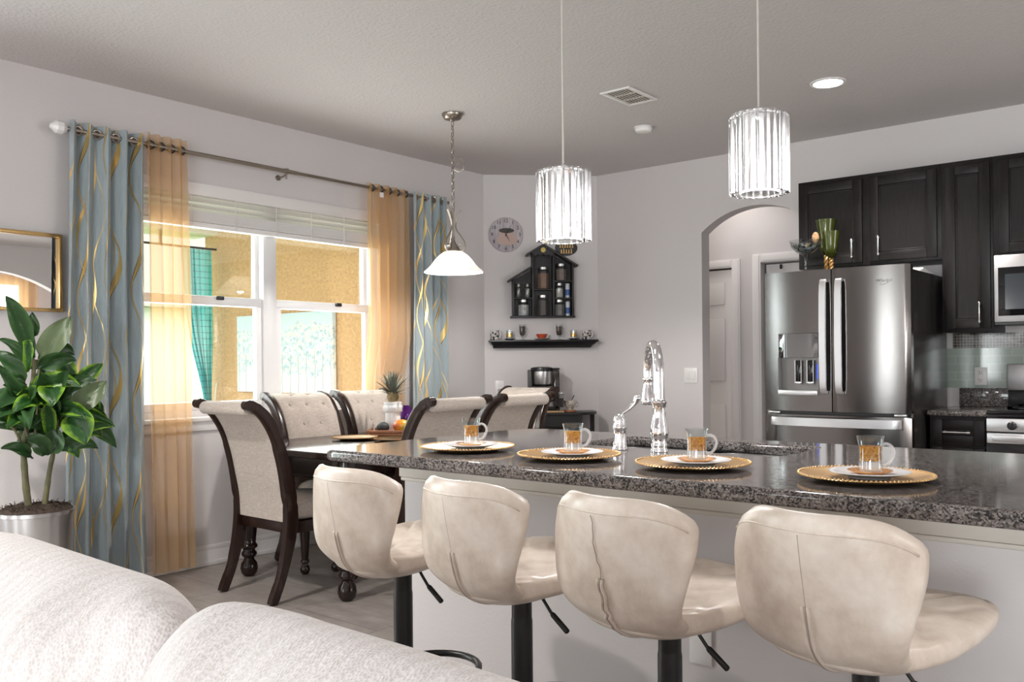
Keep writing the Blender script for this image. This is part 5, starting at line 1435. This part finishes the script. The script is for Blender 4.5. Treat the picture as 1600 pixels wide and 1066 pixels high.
for i, (x, y, rz) in enumerate([(2.985, 1.745, -6), (3.422, 1.745, -9), (3.848, 1.745, -9), (4.258, 1.80, -9)]):
    o = st0 if i == 0 else dup(st0, labs[i])
    if i == 2:      # this one's seam has come open and ragged
        rj = random.Random(5)
        for ch_ in o.children:
            for g_ in ch_.children:
                if g_.name.startswith(('piping', 'zipper')):
                    g_.data = g_.data.copy(); k_ = 2.0 if g_.name.startswith('zipper') else 1.0
                    for v_ in g_.data.vertices:
                        z_ = v_.co.z
                        v_.co.x += .0035 * sin(z_ * 190) * sin(z_ * 61) + (.0022 * k_) * sin(z_ * 420 + 1)
                        v_.co.y -= .0012 + .002 * abs(sin(z_ * 150))
    o['label'] = labs[i]; o.location = (x, y, 0); o.rotation_euler[2] = R(rz)

# ------------------------------------------------------------------ crystal pendants over the bar
def crystal_pendant(label, x, y, z0, z1, r):
    t = thing('crystal_pendant', label, 'pendant lamp', (x, y, 0), 0, 'crystal pendants over the bar')
    mb = MB(); mb.lathe([(0, H - .001), (.06, H - .001), (.06, H - .018), (.05, H - .024), (0, H - .026)], seg=32); mb.build('canopy', M_['chrome'], t)
    mb = MB(); mb.cyl((0, 0, H - .025), (0, 0, z1 + .025), .0034, seg=10); mb.build('cord', simple('clear_cord', (.55, .52, .48), .35), t)
    mb = MB(); mb.lathe([(0, z1 + .028), (.006, z1 + .028), (.009, z1 + .008), (.012, z1 + .002), (r * .92, z1 + .002), (r * .92, z1 - .004), (.02, z1 - .006), (.02, z1 - .05), (0, z1 - .05)], seg=40); mb.build('top_plate', M_['chrome'], t)
    N = 26
    for k in range(N):
        a = 2 * pi * k / N; w = pi * r / N * .98
        mb = MB()
        pr = [(-w, -.009), (w, -.009), (w * .45, .006), (-w * .45, .006)]
        M = Matrix.Rotation(a, 4, 'Z') @ Matrix.Translation((0, r - .010, 0))
        mb.prism(pr, z0, z1 + .001, M=M, bev=.0015, seg=1)
        mb.build('crystal_bar', M_['crystal'], t, smooth=0)
    mb = MB(); mb.lathe([(0, z0 + .03), (.018, z0 + .034), (.034, z0 + .055), (.040, z0 + .08), (.036, z0 + .105), (.022, z0 + .135), (.014, z0 + .15), (.014, z1 - .05), (0, z1 - .05)], seg=28); mb.build('bulb', emit('led_bulb', (1, .98, .97), 45), t)
    mb = MB(); mb.lathe([(r * .62, z0 + .001), (r * .62, z1 - .006), (r * .60, z1 - .006), (r * .60, z0 + .001)], seg=48); mb.build('inner_diffuser', M_['frost'], t)
    return t
m, nt, out = new_mat('frosted_sleeve')
a = nd(nt, 'ShaderNodeBsdfTranslucent'); a.inputs[0].default_value = (.95, .95, .96, 1); b_ = nd(nt, 'ShaderNodeBsdfTransparent'); mx = nd(nt, 'ShaderNodeMixShader'); mx.inputs[0].default_value = .40
nt.links.new(a.outputs[0], mx.inputs[1]); nt.links.new(b_.outputs[0], mx.inputs[2]); nt.links.new(mx.outputs[0], out.inputs[0]); M_['frost'] = m
P1 = (3.072, 2.42); P2 = (3.712, 2.555)
crystal_pendant('crystal drum pendant hanging in front of the diagonal wall', *P1, 1.628, 1.862, .098)
crystal_pendant('crystal drum pendant hanging nearer the refrigerator', *P2, 1.726, 1.962, .094)

# ------------------------------------------------------------------ refrigerator
FXA, FXB, FY0 = 2.540, 3.405, 5.285
FT = 1.760
fg = thing('refrigerator', 'stainless french door refrigerator with a water dispenser', 'refrigerator', ((FXA + FXB) / 2, 0, 0))
fc = (FXA + FXB) / 2; hw = (FXB - FXA) / 2
def X_(x): return x - fc
mb = MB(); mb.box(-hw + .006, hw - .006, FY0 + .055, 6.10, .02, FT - .025, bev=.006); mb.build('case', M_['fridgeside'], fg, smooth=30)
mb = MB(); mb.box(-hw + .03, hw - .03, FY0 + .06, FY0 + .10, FT - .024, FT + .004, bev=.004); mb.build('hinge_cover', M_['fridgeside'], fg, smooth=30)
def bulge(x): return -.015 * (1 - (x / hw) ** 2)
def fdoor(name, x0, x1, z0, z1, hole=None):
    mb = MB(); n = 24
    xs = [x0 + (x1 - x0) * i / n for i in range(n + 1)]
    front = [(x, FY0 + bulge(x)) for x in xs]
    if not hole:
        mb.prism(front + [(x1, FY0 + .05), (x0, FY0 + .05)], z0, z1, bev=.004)
    else:
        a, b, c, d = hole
        L = [p for p in front if p[0] < a - 1e-4] + [(a, FY0 + bulge(a))]
        Rr = [(b, FY0 + bulge(b))] + [p for p in front if p[0] > b + 1e-4]
        Mid = [(a, FY0 + bulge(a))] + [p for p in front if a + 1e-4 < p[0] < b - 1e-4] + [(b, FY0 + bulge(b))]
        mb.prism(L + [(a, FY0 + .05), (x0, FY0 + .05)], z0, z1)
        mb.prism(Rr + [(x1, FY0 + .05), (b, FY0 + .05)], z0, z1)
        mb.prism(Mid + [(b, FY0 + .05), (a, FY0 + .05)], z0, c); mb.prism(Mid + [(b, FY0 + .05), (a, FY0 + .05)], d, z1)
        mb.box(a, b, FY0 + .045, FY0 + .05, c, d)
        bmesh.ops.remove_doubles(mb.bm, verts=mb.bm.verts, dist=1e-5)
    return mb.build(name, M_['steel'], fg, smooth=35)
gap = X_(2.962)
dz0 = .905
hole = (X_(2.628), X_(2.882), 1.000, 1.380)
dL = fdoor('door', -hw, gap - .003, dz0, FT, hole); dR = fdoor('door', gap + .003, hw, dz0, FT)
dF = fdoor('freezer_drawer', -hw, hw, .10, dz0 - .022)
mb = MB(); mb.box(-hw + .02, hw - .02, FY0 + .01, FY0 + .054, dz0 - .020, dz0 - .002); mb.box(-hw + .02, hw - .02, FY0 + .03, FY0 + .054, .02, .095); mb.build('gasket', M_['black'], fg, smooth=0)
for s in (-1, 1):
    mb = MB(); mb.box(s * (hw - .06) - .035, s * (hw - .06) + .035, FY0 - .006, FY0 + .009, dz0 - .018, dz0 - .004, bev=.003); mb.build('hinge', M_['steelbowl'], fg)
# dispenser
a, b, c, d = hole
mb = MB(); nI = 12
front = [(a + .002 + (b - a - .004) * i / nI, FY0 + bulge(a + (b - a) * i / nI) - .003) for i in range(nI + 1)]
mb.prism(front + [(b - .002, FY0 + .02), (a + .002, FY0 + .02)], 1.232, d - .002, bev=.002)
m, nt, out = new_mat('dispenser_mirror'); prin(nt, out, (.20, .20, .20), .03, 1); dp = mb.build('control_panel', m, dL, smooth=35)
mb = MB(); mb.box(a + .001, b - .001, FY0 + .038, FY0 + .0445, c + .001, 1.231); mb.box(a + .0005, a + .004, FY0 - .02, FY0 + .038, c + .001, 1.231); mb.box(b - .004, b - .0005, FY0 - .02, FY0 + .038, c + .001, 1.231); mb.build('dispenser_recess', simple('recess_grey', (.22, .21, .205), .3, .5), dL, smooth=0)
mb = MB(); mb.box(a + .005, b - .005, FY0 - .030, FY0 + .037, c + .001, c + .032, bev=.003); mb.build('drip_tray', M_['steelbright'], dL, smooth=30)
for x in (X_(2.745), X_(2.820)):
    mb = MB(); mb.box(x - .018, x + .018, FY0 + .012, FY0 + .030, 1.085, 1.215, bev=.006); pdl = mb.build('paddle', M_['blackgloss'], dL, smooth=35)
    mb = MB(); mb.tube([(x - .019, FY0 + .010, 1.215), (x - .019, FY0 + .010, 1.085), (x + .019, FY0 + .010, 1.085), (x + .019, FY0 + .010, 1.215)], .0025, 6); mb.box(x - .02, x + .02, FY0 + .004, FY0 + .026, 1.070, 1.0845, bev=.003); mb.build('paddle_rim', M_['chrome'], pdl, smooth=35)
mb = MB(); mb.box(X_(2.856), X_(2.872), FY0 + .028, FY0 + .036, 1.10, 1.19); mb.build('blue_light', emit('blue_led', (.02, .08, 1), 1.1), dL, smooth=0)
def vhandle(x, par):
    P = spline([(x, FY0 + bulge(x) - .004, 1.690), (x, FY0 + bulge(x) - .036, 1.675), (x, FY0 + bulge(x) - .044, 1.52), (x, FY0 + bulge(x) - .047, 1.35), (x, FY0 + bulge(x) - .044, 1.18), (x, FY0 + bulge(x) - .036, 1.035), (x, FY0 + bulge(x) - .004, 1.020)], 6)
    mb = MB(); mb.sweep([(p.y, p.z) for p in P], .016, x - .019, x + .019, bev=.003); mb.build('handle', M_['steelbright'], par, smooth=14)
vhandle(gap - .028 - .012, dL); vhandle(gap + .040 + .012, dR)
mb = MB()
P = spline([(-hw + .055, -.004), (-hw + .058, -.040), (-hw + .20, -.058), (0, -.066), (hw - .20, -.058), (hw - .058, -.040), (hw - .055, -.004)], 6)
poly = [(p.x, FY0 + bulge(p.x) + p.y) for p in P]; inner = [(p.x * .985, FY0 + bulge(p.x) + p.y + .014) for p in P][::-1]
mb.prism(poly + inner, .818, .868, bev=.003); mb.build('handle', M_['steelbright'], dF, smooth=14)
mb = MB()
Ml = Matrix.Translation((X_(3.272), FY0 + bulge(X_(3.272)) - .0012, 1.672)) @ Matrix.Rotation(R(5.5), 4, 'Z') @ RX90
add_text(mb, 'Whirlpool', .027, Ml, .0004, shear=.25)
mb.tube([(X_(3.272) + .030 * cos(q), FY0 + bulge(X_(3.272)) - .0012 + .003 * cos(q), 1.664 + .011 * sin(q) + .012 * cos(q)) for q in [R(150 + i * 10) for i in range(24)]], .0008, 5)
mb.build('nameplate', simple('badge', (.14, .13, .13), .3, .8), dR, smooth=0)
# glasses on the refrigerator
GZ = FT - .0245
cg = thing('coupe_glass', 'large clear coupe glass filled with pebbles on top of the refrigerator', 'glass', (2.734, 5.46, GZ))
cg.scale = (1.12, 1.12, 1.13)
mb = MB(); mb.lathe([(0, .0005), (.055, .0005), (.055, .003), (.012, .009), (.0065, .02), (.006, .115), (.012, .125), (.05, .142), (.078, .172), (.088, .205), (.0865, .206), (.076, .174), (.048, .146), (0, .130)], seg=40); mb.build('glass_body', M_['clear'], cg)
mb = MB(); mb.lathe([(0, .1335), (.045, .149), (.072, .174), (.074, .182), (0, .186)], seg=36)
m, nt, out = new_mat('mixed_pebbles'); vo = nd(nt, 'ShaderNodeTexVoronoi'); vo.inputs['Scale'].default_value = 75; nt.links.new(coords(nt), vo.inputs['Vector']); sc_ = nd(nt, 'ShaderNodeSeparateColor'); nt.links.new(vo.outputs['Color'], sc_.inputs[0])
prin(nt, out, ramp(nt, sc_.outputs[0], [(.0, (.05, .06, .06)), (.25, (.20, .24, .27)), (.5, (.33, .30, .26)), (.72, (.45, .45, .46)), (.92, (.50, .30, .05))], 'CONSTANT'), .25, Normal=bump(nt, vo.outputs['Distance'], .8, .01)); mb.build('pebbles', m, cg)
mb = MB(); mb.sphere((.058, .0, .215), .020, 1, 1, 1.7, 14); mb.build('pine_cone', simple('dried_cone', (.34, .20, .10), .7, nscale=70, nstr=1, ndist=.01, var=.4, vscale=50), cg, 180)
gg = thin_glass('dark_green_glass', (.30, .36, .07), .6, .03)
_nt = gg.node_tree; _o = [n for n in _nt.nodes if n.type == 'OUTPUT_MATERIAL'][0]; _src = _o.inputs[0].links[0].from_socket
_p = nd(_nt, 'ShaderNodeBsdfPrincipled'); _p.inputs['Base Color'].default_value = (.085, .10, .012, 1); _p.inputs['Roughness'].default_value = .08
_m = nd(_nt, 'ShaderNodeMixShader'); _m.inputs[0].default_value = .33
_nt.links.new(_src, _m.inputs[1]); _nt.links.new(_p.outputs[0], _m.inputs[2]); _nt.links.new(_m.outputs[0], _o.inputs[0])
def green_goblet(label, x, y, h, k):
    t = thing('green_goblet', label, 'goblet', (x, y, GZ), 0, 'green goblets on the refrigerator')
    hs2 = h * .40
    mb = MB(); mb.lathe([(0, hs2), (.012, hs2 + .002), (.03, hs2 + .02), (.040, hs2 + .055), (.043, h * .72), (.054 * k, h), (.0525 * k, h), (.0415, h * .72), (.0385, hs2 + .055), (.028, hs2 + .022), (0, hs2 + .006)], seg=36); mb.build('bowl', gg, t)
    for s in (0, 1):
        mb = MB(); mb.tube([(.007 * cos(q * 14 + s * pi), .007 * sin(q * 14 + s * pi), .012 + (hs2 - .012) * q) for q in [i / 40 for i in range(41)]], .0072, 8); mb.build('twisted_stem', simple('gold_twist', (.58, .33, .12), .35, .7), t)
    mb = MB(); mb.lathe([(0, .0005), (.040, .0005), (.041, .004), (.010, .012), (0, .012)], seg=32); mb.build('foot', gg, t)
green_goblet('tall dark green goblet with a twisted gold stem, behind the others on the refrigerator', 2.797, 5.645, .378, 1.16)
green_goblet('shorter dark green goblet with a twisted gold stem, in front on the refrigerator', 2.890, 5.475, .276, 1.05)
pb = thing('paper_bag', 'white folded paper lying on the refrigerator under the cabinet', 'paper', (3.30, 5.72, GZ))
mb = MB(); mb.box(-.10, .085, -.16, .14, .0, .014, bev=.004); mb.box(-.08, .075, -.13, .12, .0145, .028, bev=.004, M=Matrix.Rotation(R(8), 4, 'Z')); mb.build('paper_stack', M_['white'], pb)

# ------------------------------------------------------------------ kitchen cabinets
CT = 2.415
def shaker_door(par, x0, x1, z0, z1, y, pull=None, name='door', horiz=False):
    """frame-and-panel door whose face is at y, facing -y"""
    mb = MB(); f = .058
    mb.box(x0, x0 + f, y, y + .019, z0, z1, bev=.003); mb.box(x1 - f, x1, y, y + .019, z0, z1, bev=.003)
    mb.box(x0 + f, x1 - f, y, y + .019, z0, z0 + f, bev=.003); mb.box(x0 + f, x1 - f, y, y + .019, z1 - f, z1, bev=.003)
    mb.box(x0 + f - .002, x1 - f + .002, y + .009, y + .018, z0 + f - .002, z1 - f + .002)
    for (a, b, c, d) in ((x0 + f, x0 + f + .010, z0 + f, z1 - f), (x1 - f - .010, x1 - f, z0 + f, z1 - f), (x0 + f, x1 - f, z0 + f, z0 + f + .010), (x0 + f, x1 - f, z1 - f - .010, z1 - f)):
        mb.box(a, b, y + .0045, y + .012, c, d, bev=.003)
    o = mb.build(name, M_['cabwood'], par, smooth=30)
    if pull:
        px, pz, L = pull
        mb = MB()
        if horiz:
            A, B = Vector((px - L / 2, y, pz)), Vector((px + L / 2, y, pz))
        else:
            A, B = Vector((px, y, pz - L / 2)), Vector((px, y, pz + L / 2))
        o_ = Vector((0, -.024, 0)); D = (B - A).normalized()
        for E_ in (A, B):
            mb.tube([E_ + Vector((0, -.0008, 0)), E_ + Vector((0, -.004, 0)), E_ + Vector((0, -.012, 0)), E_ + o_], [.009, .008, .005, .007], 10)
        mb.tube([A + o_ - D * .012, A + o_ - D * .004, A + o_, A + o_ + D * .012, (A + B) / 2 + o_, B + o_ - D * .012, B + o_, B + o_ + D * .004, B + o_ + D * .012], [.004, .008, .008, .0052, .0062, .0052, .008, .008, .004], 10)
        mb.build('pull', M_['steelbowl'], o, smooth=50)
    return o
YU = YK - .001
def upper(label, x0, x1, z0, z1, doors, yf=5.852):
    t = thing('upper_cabinet', label, 'cabinet', (0, 0, 0), 0, 'dark wall cabinets')
    mb = MB(); mb.box(x0, x1, yf + .018, YU, z0, z1); mb.build('carcass', M_['cabwood'], t, smooth=0)
    mb = MB(); mb.box(x0, x1, yf, yf + .0175, z0, z1, bev=.001); mb.build('face_frame', M_['cabwood'], t, smooth=30)
    for (a, b, pull) in doors:
        shaker_door(t, a, b, z0 + .018 if z0 > 1.5 else z0 + .022, z1 - .028, yf - .0195, pull)
    return t
upper('wide dark cabinet with two doors above the refrigerator', 2.538, 3.434, 1.828, CT, [(2.550, 2.962, (2.902, 1.937, .105)), (3.008, 3.410, (3.068, 1.942, .105))])
upper('tall narrow dark cabinet beside the microwave', 3.4345, 3.716, 1.377, CT, [(3.456, 3.703, (3.646, 1.490, .105))])
upper('dark cabinet above the microwave', 3.7165, 4.49, 1.819, CT, [(3.745, 4.09, (4.03, 1.95, .105)), (4.12, 4.46, (4.18, 1.95, .105))])
bcab = thing('base_cabinet', 'dark base cabinet with a drawer between refrigerator and range', 'cabinet', (0, 0, 0))
mb = MB(); mb.box(3.422, 3.732, 5.59, YK - .003, .10, .884); mb.build('carcass', M_['cabwood'], bcab, smooth=0)
mb = MB(); mb.box(3.43, 3.725, 5.66, YK - .003, .001, .0995); mb.build('toe_kick', M_['black'], bcab, smooth=0)
shaker_door(bcab, 3.436, 3.718, .715, .864, 5.570, (3.572, .792, .125), 'drawer_front', True)
shaker_door(bcab, 3.436, 3.718, .12, .70, 5.570, (3.66, .60, .105))
gt = thing('granite_worktop', 'short granite worktop between the refrigerator and the range', 'countertop', (0, 0, 0))
mb = MB(); mb.box(3.416, 3.7335, 5.545, YK - .002, .8855, .9155, bev=.008, seg=3); mb.build('worktop', M_['granite'], gt, smooth=35)
mb = MB(); mb.box(3.455, 3.734, YK - .022, YK - .002, .916, 1.030, bev=.003); mb.build('upstand', M_['granite'], gt, smooth=35)
# tiled backsplash
m, nt, out = new_mat('glass_subway_tile')
br = nd(nt, 'ShaderNodeTexBrick'); br.offset = .5; br.inputs['Scale'].default_value = 1; br.inputs['Brick Width'].default_value = .128; br.inputs['Row Height'].default_value = .0505; br.inputs['Mortar Size'].default_value = .0016
br.inputs['Color1'].default_value = (.30, .36, .31, 1); br.inputs['Color2'].default_value = (.34, .39, .345, 1); br.inputs['Mortar'].default_value = (.50, .52, .48, 1)
nt.links.new(coords(nt, rot=(R(90), 0, 0)), br.inputs['Vector']); prin(nt, out, br.outputs[0], .07, 0, Normal=bump(nt, br.outputs['Fac'], -.6, .003)); SUB = m
m, nt, out = new_mat('dark_mosaic')
br = nd(nt, 'ShaderNodeTexBrick'); br.offset = 0; br.inputs['Scale'].default_value = 1; br.inputs['Brick Width'].default_value = .0185; br.inputs['Row Height'].default_value = .0185; br.inputs['Mortar Size'].default_value = .0013; br.inputs['Bias'].default_value = 0
br.inputs['Color1'].default_value = (.008, .007, .006, 1); br.inputs['Color2'].default_value = (.05, .035, .025, 1); br.inputs['Mortar'].default_value = (.36, .33, .29, 1)
nt.links.new(coords(nt, rot=(R(90), 0, 0)), br.inputs['Vector']); prin(nt, out, br.outputs[0], .15, 0); MOS = m
bs = thing('tile_backsplash', 'pale green glass subway tiles under a dark mosaic band', 'backsplash', (3.368, YK - .0015, 1.0305))
bs['kind'] = 'structure'
mb = MB(); mb.box(0, 1.12, -.008, 0, 0, .2515); mb.build('subway_tile', SUB, bs, smooth=0)
mb = MB(); mb.box(.05, 1.12, -.009, 0, .252, .3455); mb.build('mosaic_band', MOS, bs, smooth=0)
po2 = thing('power_outlet', 'white double outlet on the green tile beside the range', 'outlet', (3.578, YK - .0105, 1.105))
mb = MB(); mb.box(-.036, .036, -.006, 0, -.056, .056, bev=.003); mb.build('cover_plate', M_['plastic'], po2)
for s in (-1, 1):
    mb = MB(); mb.box(-.016, .016, -.0075, -.0062, s * .024 - .016, s * .024 + .016, bev=.0006); so = mb.build('socket', M_['white'], po2)
    mb = MB(); mb.box(-.008, -.0055, -.0079, -.0076, s * .024 - .002, s * .024 + .008); mb.box(.0055, .008, -.0079, -.0076, s * .024 - .002, s * .024 + .008); mb.cyl((0, -.0076, s * .024 - .008), (0, -.0080, s * .024 - .008), .003, seg=8); mb.build('slots', M_['black'], so, smooth=0)
# microwave
mw = thing('microwave', 'stainless over-the-range microwave with a black glass door', 'microwave', (3.7345, 0, 1.415))
mb = MB(); mb.box(.002, .752, 5.80, YK - .012, 0, .401); mb.build('case', M_['black'], mw, smooth=0)
mb = MB(); mb.box(.0, .56, 5.762, 5.799, .012, .402, bev=.004); dm = mb.build('door', M_['steelbright'], mw, smooth=30)
mb = MB(); mb.box(.022, .50, 5.757, 5.7615, .048, .330, bev=.002); wg = mb.build('door_glass', M_['blackgloss'], dm, smooth=30)
mb = MB(); mb.box(.058, .46, 5.7555, 5.7568, .085, .290, bev=.0005); mb.build('viewing_window', simple('micro_window', (.035, .042, .050), .12), wg, smooth=0)
mb = MB(); mb.tube(spline([(.53, 5.760, .36), (.53, 5.725, .35), (.53, 5.718, .20), (.53, 5.725, .06), (.53, 5.760, .05)], 5), .010, 10); mb.build('handle', M_['steelbright'], dm)
mb = MB(); mb.box(.562, .752, 5.762, 5.799, .012, .402, bev=.004); mb.build('control_panel', M_['blackgloss'], mw, smooth=30)
mb = MB(); mb.box(.002, .752, 5.77, 5.80, -.002, .0112); mb.build('vent_strip', M_['black'], mw, smooth=0)
# range
rg_ = thing('range_oven', 'black and stainless range with a knob panel and back guard', 'range', (3.738, 0, 0))
mb = MB(); mb.box(.0, .758, 5.56, 6.14, .03, .904); mb.build('body', M_['black'], rg_, smooth=0)
mb = MB(); mb.box(-.001, .760, 5.515, 6.12, .905, .925, bev=.005); mb.build('cooktop', M_['blackgloss'], rg_, smooth=35)
mb = MB(); mb.box(.0, .758, 5.515, 5.559, .882, .904, bev=.003); mb.build('front_trim', M_['blackgloss'], rg_, smooth=35)
mb = MB(); mb.box(.0, .758, 5.512, 5.559, .808, .8815, bev=.003); cp = mb.build('control_panel', M_['steelbright'], rg_, smooth=35)
for i in range(5):
    x = .127 + i * .126
    mb = MB(); mb.lathe([(0, 0), (.024, 0), (.024, .006), (.019, .010), (.017, .028), (.014, .031), (0, .031)], (x, 5.511, .843), 24, M=RX90); mb.box(x - .004, x + .004, 5.473, 5.482, .828, .860, bev=.002); mb.build('knob', M_['black'], cp)
mb = MB(); mb.box(.0, .758, 5.518, 5.559, .742, .800, bev=.003); ov = mb.build('oven_door', M_['steelbright'], rg_, smooth=35)
mb = MB(); mb.box(.0, .758, 5.518, 5.559, .24, .741, bev=.003); mb.build('oven_window', M_['blackgloss'], ov, smooth=35)
mb = MB(); mb.box(.035, .72, 5.470, 5.486, .758, .792, bev=.005); mb.box(.05, .075, 5.486, 5.5175, .765, .785); mb.box(.68, .705, 5.486, 5.5175, .765, .785); mb.build('handle', M_['steelbright'], ov, smooth=35)
mb = MB(); mb.box(.0, .758, 5.518, 5.559, .06, .232, bev=.003); mb.build('storage_drawer', M_['steelbright'], rg_, smooth=35)
mb = MB(); mb.box(-.001, .762, 6.125, 6.168, .926, 1.02, bev=.003); mb.build('guard_base', M_['black'], rg_, smooth=35)
mb = MB(); mb.box(-.001, .764, 6.095, 6.168, 1.0205, 1.182, bev=.006); mb.build('back_guard', M_['steelbright'], rg_, smooth=35)
mb = MB(); mb.box(.26, .50, 6.092, 6.0945, 1.05, 1.15); mb.build('display', M_['blackgloss'], rg_, smooth=0)
for (x, y, r) in ((.19, 5.68, .085), (.19, 5.95, .075), (.57, 5.68, .075), (.57, 5.95, .085)):
    mb = MB(); mb.tube([(x + r * cos(a), y + r * sin(a), .936) for a in [i * 2 * pi / 24 for i in range(24)]], .006, 6, closed=True)
    for q in range(4):
        a = q * pi / 2; mb.box(-.004, .004, -r - .03, r + .03, .926, .942, M=Matrix.Translation((x, y, 0)) @ Matrix.Rotation(a, 4, 'Z'))
    mb.build('burner_grate', M_['black'], rg_, smooth=0)

# golden curtains at the window of the room beyond the right arch (seen in the mirror)
for (a, b, lab) in ((2.45, 3.3, 'golden drape at the near side of the far right window'), (4.75, 5.75, 'golden drape at the far side of the far right window')):
    t = thing('far_drape', lab, 'curtain', (XH - .10, 0, 0), 0, 'golden drapes of the far right window')
    cloth('cloth_panel', M_['sheer'], t, (a, b), (a, b), 2.58, .04, 7, .04, 1.4, 31, 80, 20)

# ------------------------------------------------------------------ light
w = bpy.data.worlds.new('overcast_daylight'); S.world = w; w.use_nodes = True
nt = w.node_tree; nt.nodes.clear()
bg = nt.nodes.new('ShaderNodeBackground'); wo = nt.nodes.new('ShaderNodeOutputWorld')
bg.inputs[0].default_value = (.92, .97, 1.0, 1); bg.inputs[1].default_value = 1.85
nt.links.new(bg.outputs[0], wo.inputs[0])
def area(name, loc, rot, sx, sy, power, col=(1, 1, 1)):
    l = bpy.data.lights.new(name, 'AREA'); l.shape = 'RECTANGLE'; l.size = sx; l.size_y = sy; l.energy = power; l.color = col
    o = bpy.data.objects.new(name, l); C.objects.link(o); o.location = loc; o.rotation_euler = rot
    return o
def point(name, loc, power, r=.03, col=(1, .95, .9)):
    l = bpy.data.lights.new(name, 'POINT'); l.energy = power; l.shadow_soft_size = r; l.color = col
    o = bpy.data.objects.new(name, l); C.objects.link(o); o.location = loc
    return o
area('daylight_door', ((RX0 + RX1) / 2, YB - .2, 1.1), (R(90), 0, 0), .6, 2.1, 25, (.97, .98, 1))
area('daylight_door', ((RX2 + RX3) / 2, YB - .2, 1.1), (R(90), 0, 0), 2.4, 2.1, 98, (.97, .98, 1))
area('daylight_window', (-.22, (BY0 + BY1) / 2, 1.3), (0, R(-90), 0), 1.8, .55, 27, (.88, .98, 1))
area('daylight_window', (XH + .2, 4.1, 1.5), (0, R(90), 0), 1.9, 2.9, 55, (.97, .98, 1))
area('daylight_window', (-.25, (WY0 + WY1) / 2, 1.4), (0, R(-90), 0), 1.2, 1.8, 22, (.98, 1, .97))
point('dining_bulb', (DLX, DLY, 1.815), 20, .03, (1, .96, .92))
point('pendant_bulb', (*P1, 1.61), 7, .05, (1, .97, .95)); point('pendant_bulb', (*P2, 1.708), 7, .05, (1, .97, .95))
for (x, y, p) in ((3.062, 4.965, 22), (5.0, 4.7, 22), (1.5, .7, 34), (1.2, -2.2, 34), (4.4, -2.4, 30), (6.4, 1.8, 22)):  # first is the recessed light; the others are unseen fill added for brightness
    l = bpy.data.lights.new('ceiling_spot', 'SPOT'); l.energy = p * 4; l.spot_size = R(125); l.spot_blend = .7; l.shadow_soft_size = .07; l.color = (1, .95, .90)
    o = bpy.data.objects.new('ceiling_spot', l); C.objects.link(o); o.location = (x, y, H - .012)
area('hall_light', (1.6, 6.62, H - .03), (0, 0, 0), .35, .35, 1.8, (1, .95, .90))

# ------------------------------------------------------------------ camera
cam = bpy.data.cameras.new('camera'); co = bpy.data.objects.new('camera', cam); C.objects.link(co)
cam.sensor_width = 36; cam.lens = 1376.89 * 36 / 1600; cam.shift_y = 30.37 / 1600; cam.clip_start = .05; cam.clip_end = 200
yw, pt_, rl = R(39.543), R(.1056), R(-.4786)
fwd = Vector((-sin(yw) * cos(pt_), cos(yw) * cos(pt_), sin(pt_))); rt = Vector((cos(yw), sin(yw), 0)); up = rt.cross(fwd)
rt2 = rt * cos(rl) + up * sin(rl); up2 = -rt * sin(rl) + up * cos(rl)
Mx = Matrix((rt2, up2, -fwd)).transposed().to_4x4(); Mx.translation = (4.8374, 0, 1.2189)
co.matrix_world = Mx
S.camera = co
S.view_settings.view_transform = 'Standard'; S.view_settings.look = 'None'; S.view_settings.gamma = 1; S.view_settings.exposure = 1.24; S.view_settings.use_curve_mapping = False
S.cycles.max_bounces = 10; S.cycles.diffuse_bounces = 5; S.cycles.glossy_bounces = 4; S.cycles.transmission_bounces = 8; S.cycles.transparent_max_bounces = 16
S.cycles.sample_clamp_indirect = 6; S.cycles.caustics_reflective = False; S.cycles.caustics_refractive = False; S.cycles.blur_glossy = .5
S.cycles.use_denoising = True
